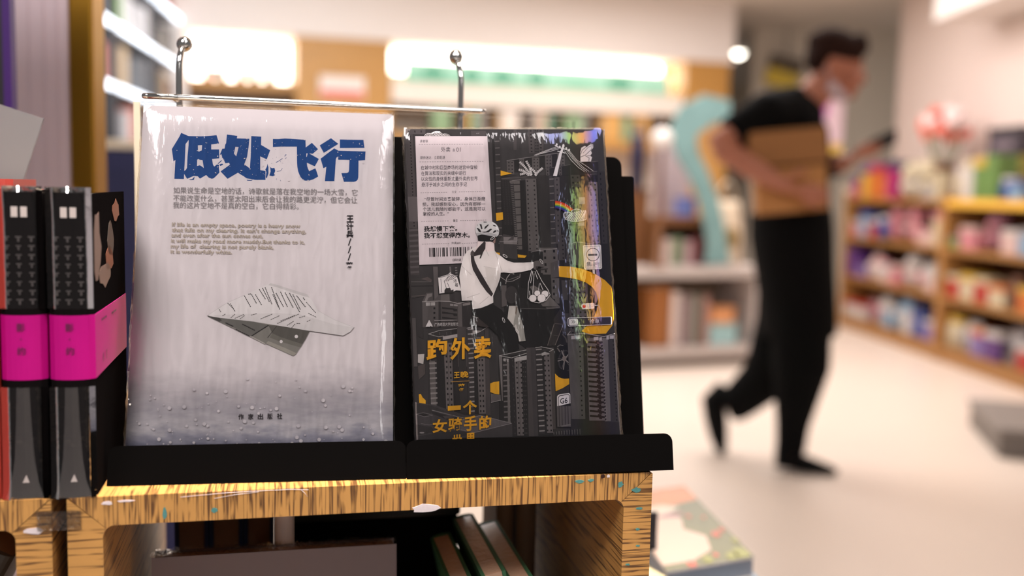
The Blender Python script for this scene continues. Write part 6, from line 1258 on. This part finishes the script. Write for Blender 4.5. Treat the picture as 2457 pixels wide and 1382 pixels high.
chain(b, [(2060, 160, 0, .010), (2068, 180, 0, .013), (2072, 192, 0, .014), (2060, 197, 0, .010)], SKIN, 10)   # nose
b.ball(PP(2058, 204), .014, SKIN, 10, (.8, 1.7, .6)); b.ball(PP(2055, 211), .013, SKIN, 10, (.8, 1.6, .6))     # lips
for s_ in (-1, 1): b.ball(PP(2050, 166, s_ * .034), .014, SKIN, 10, (.7, 1.1, .8)); b.ball(PP(2046, 184, s_ * .045), .028, SKIN, 10)  # eyes' sockets, cheeks
for s_ in (-1, 1): b.ball(PP(1990, 166, s_ * .074), .034, SKIN, 12, (.62, .32, 1.0), RY(.3))                    # ears
chain(b, [(1992, 185, 0, .060), (1965, 215, 0, .058), (1932, 252, 0, .066)], SKIN)
chain(b, [(1928, 250, 0, .07), (1905, 290, 0, (.10, .15)), (1893, 350, 0, (.115, .155)), (1895, 440, 0, (.105, .14)), (1900, 510, 0, (.10, .135)), (1905, 580, 0, (.115, .15))], SKIN, 16)
chain(b, [(1895, 275, -.10, .075), (1835, 275, -.185, .062), (1780, 312, -.215, .050), (1722, 346, -.235, .043), (1735, 358, -.25, .043), (1800, 400, -.30, .040), (1860, 434, -.325, .030), (1885, 446, -.33, .027)], SKIN)   # right arm
chain(b, [(1905, 275, .10, .075), (1922, 285, .18, .06), (1942, 345, .20, .048), (1962, 396, .20, .043), (1985, 400, .17, .042), (2018, 392, .10, .034), (2040, 384, .06, .027)], SKIN)      # left arm
# right hand: palm and fingers laid along the lower carton
chain(b, [(1880, 445, -.332, (.016, .030)), (1905, 456, -.334, (.015, .042)), (1930, 464, -.332, (.013, .042))], SKIN)
for p in ([(1925, 444, -.338), (1948, 446, -.342), (1968, 450, -.338), (1982, 456, -.326)], [(1930, 457, -.338), (1955, 459, -.343), (1976, 464, -.338), (1990, 470, -.324)], [(1930, 470, -.337), (1954, 473, -.342), (1974, 478, -.337), (1986, 483, -.325)], [(1925, 482, -.334), (1944, 487, -.338), (1959, 491, -.334), (1969, 495, -.326)]): chain(b, [(*q, r) for q, r in zip(p, (.0095, .009, .0085, .0075))], SKIN, 8)
chain(b, [(1888, 436, -.336, .013), (1904, 420, -.345, .011), (1922, 412, -.345, .0095), (1938, 412, -.340, .008)], SKIN, 8)
# left hand round the phone
chain(b, [(2038, 385, .06, (.016, .028)), (2058, 374, .04, (.015, .040)), (2076, 368, .03, (.013, .040))], SKIN)
for k, p in enumerate(([(2074, 364, .005), (2094, 356, .000), (2104, 344, .004), (2100, 336, .014)], [(2078, 366, .022), (2100, 360, .018), (2112, 350, .020), (2110, 341, .028)], [(2078, 370, .040), (2100, 366, .040), (2112, 357, .042), (2112, 349, .046)], [(2074, 374, .056), (2092, 372, .060), (2102, 366, .062), (2103, 359, .062)])): chain(b, [(*q, r) for q, r in zip(p, (.0095, .009, .0085, .0075))], SKIN, 8)
chain(b, [(2046, 376, .005, .013), (2058, 360, -.008, .011), (2074, 349, -.006, .0095), (2088, 343, .002, .008)], SKIN, 8)
# legs
chain(b, [(1900, 570, .07, .085), (1885, 720, .08, .072), (1872, 850, .09, .052), (1810, 920, .15, .048), (1742, 964, .232, .028), (1720, 985, .240, .026)], SKIN)
chain(b, [(1908, 570, -.06, .085), (1922, 720, -.07, .072), (1928, 850, -.07, .054), (1912, 970, -.04, .050), (1898, 1075, -.01, .036), (1895, 1108, 0, .034)], SKIN)
fuse(b, 'body', person, .0052, 5)
h = MB(); h.ball(PP(2004, 122), .1, HAIR, 20, (1.06, .84, .80), tilt); h.ball(PP(1976, 138), .07, HAIR, 16, (.95, 1.02, 1.0)); h.ball(PP(2052, 112), .05, HAIR, 14, (1.0, 1.25, .72), RY(.3)); h.ball(PP(2000, 98), .075, HAIR, 16, (1.3, .95, .5), RY(.06)); h.ball(PP(2060, 96), .032, HAIR, 12, (1.0, 1.7, .75)); chain(h, [(1968, 150, 0, (.035, .05)), (1962, 178, 0, (.02, .045))], HAIR); fuse(h, 'hair', person, .006, 3)
m = MB()
for s_ in (-1, 1):
    e = MB(); e.ball(PP(2056, 164, s_ * .034), .0085, mat('dark_eye', (26, 18, 16), .3), 10, (.7, 1.2, .8)); e.build('eye', person)
    e = MB(); e.tube([PP(2050, 156, s_ * .05), PP(2062, 153, s_ * .035), PP(2066, 154, s_ * .015)], .0045, HAIR, 6); e.build('eyebrow', person)
e = MB(); e.tube([PP(2062, 208, -.02), PP(2066, 207, 0), PP(2062, 208, .02)], .0035, mat('lip', (140, 72, 62), .5), 6); e.build('mouth', person)
m.ball(PP(2012, 228), .05, MASKM, 14, (.70, 1.15, .40), RY(.55)); m.ball(PP(1986, 212), .046, MASKM, 12, (.72, 1.62, .80), RY(.9)); mk = fuse(m, 'face_mask', person, .006, 3)
e = MB()
for s_ in (-1, 1): e.tube([PP(2000, 205, s_ * .068), PP(1988, 185, s_ * .080), PP(1984, 160, s_ * .083)], .002, MASKM, 6)
o = e.build('ear_loop', mk)
s = MB()
chain(s, [(1935, 236, 0, .078), (1915, 262, 0, (.105, .145)), (1896, 292, 0, (.135, .19)), (1892, 350, 0, (.142, .195)), (1895, 430, 0, (.135, .18)), (1900, 530, 0, (.135, .175))], TSH, 20)
s.ball(PP(1850, 268), .09, TSH, 14, (1, 1.7, .9)); s.ball(PP(1880, 240), .07, TSH, 14, (1.2, 1.6, .6), RY(-.5))
chain(s, [(1880, 275, -.10, .10), (1835, 278, -.185, .082), (1785, 306, -.21, .070), (1752, 326, -.222, .064)], TSH, 14); chain(s, [(1905, 280, .10, .10), (1925, 290, .185, .08), (1938, 335, .2, .066), (1945, 352, .2, .062)], TSH, 14)
fuse(s, 't_shirt', person, .009, 6)
s = MB(); chain(s, [(1945, 352, .2, .055), (1963, 398, .2, .052), (1988, 400, .165, .05), (2012, 394, .11, .044)], TSH, 14); fuse(s, 'arm_sleeve', person, .008, 3)
s = MB()
chain(s, [(1896, 505, -.01, (.145, .185)), (1898, 560, -.01, (.150, .19)), (1906, 650, 0, (.142, .185)), (1914, 740, 0, (.138, .18)), (1916, 803, 0, (.136, .175))], APR, 22); fuse(s, 'long_apron', person, .010, 3)
s = MB()
chain(s, [(1890, 640, .08, .11), (1880, 770, .08, .105), (1862, 862, .09, .108), (1828, 915, .14, .092), (1785, 952, .19, .080), (1764, 968, .21, .074), (1750, 972, .22, .068)], TRO, 16); chain(s, [(1912, 640, -.06, .11), (1922, 780, -.07, .108), (1922, 880, -.06, .105), (1910, 960, -.05, .080), (1902, 1020, -.02, .062), (1896, 1086, -.01, .054)], TRO, 16); fuse(s, 'trousers', person, .009, 4)
def shoe(ch):
    s = MB(); chain(s, ch, SHO, 14); return fuse(s, 'shoe', person, .006, 3)
shoe([(1750, 958, .225, .044), (1722, 942, .235, .046), (1712, 958, .235, .048), (1717, 1000, .24, .046), (1724, 1045, .245, .038), (1731, 1080, .25, .024), (1733, 1090, .25, .012)])
shoe([(1885, 1078, -.0, .040), (1880, 1100, 0, .046), (1915, 1108, -.005, (.036, .045)), (1955, 1119, -.012, (.028, .046)), (1990, 1128, -.02, (.020, .040)), (2008, 1133, -.025, (.010, .024))])
# phone and cartons are things of their own
p = PP(2106, 346, .03) + ROOTP
ph = thing('smartphone', 'dark smartphone held in the left hand of the person', 'phone', Matrix.Translation(p) @ Matrix.Rotation(-.46, 4, 'Y') @ Matrix.Rotation(-.75, 4, 'X'))
part_box(ph, 'phone_body', (0, 0, 0), (.150, .074, .009), mat('dark_phone', (40, 36, 38), .7, spec=.1), .003); part_box(ph, 'screen', (0, 0, .0050), (.142, .068, .0012), mat('phone_screen', (24, 24, 30), .3, spec=.2), .0004)
KR, KR2 = mat('kraft_card', (178, 122, 66), .75, var=.08, vscale=25), mat('packing_tape', (196, 150, 92), .4)
def pcarton(lab, q, depth, kr):
    P = [PP(x, y, -.200 - depth) + ROOTP for x, y in q]   # tl, tr, br, bl of the near face
    c = (P[0] + P[1] + P[2] + P[3]) / 4; u = ((P[1] - P[0]) + (P[2] - P[3])).normalized(); v = ((P[0] - P[3]) + (P[1] - P[2])).normalized(); M = frame(c, u, v); w = ((P[1] - P[0]).length + (P[2] - P[3]).length) / 2; hh = ((P[0] - P[3]).length + (P[1] - P[2]).length) / 2
    t = thing('cardboard_box', lab, 'box', M)
    part_box(t, 'carton_body', (0, 0, -.035), (w, hh, .07), kr, .003)
    for s_ in (-1, 1): part_box(t, 'top_flap', (0, hh / 2 + .0018, -.035 + s_ * .018), (w - .004, .003, .033), kr, .001)
    part_box(t, 'tape', (0, hh / 2 + .004, -.035), (w * .9, .0012, .03), KR2, .0004)
pcarton('upper brown carton held under the arm of the person', [(1796, 322), (1986, 303), (1987, 388), (1800, 400)], .075, mat('dark_kraft', (150, 100, 52), .75, var=.08, vscale=25))
pcarton('lower brown carton held under the arm of the person', [(1812, 408), (1986, 396), (1986, 500), (1822, 518)], .070, KR)
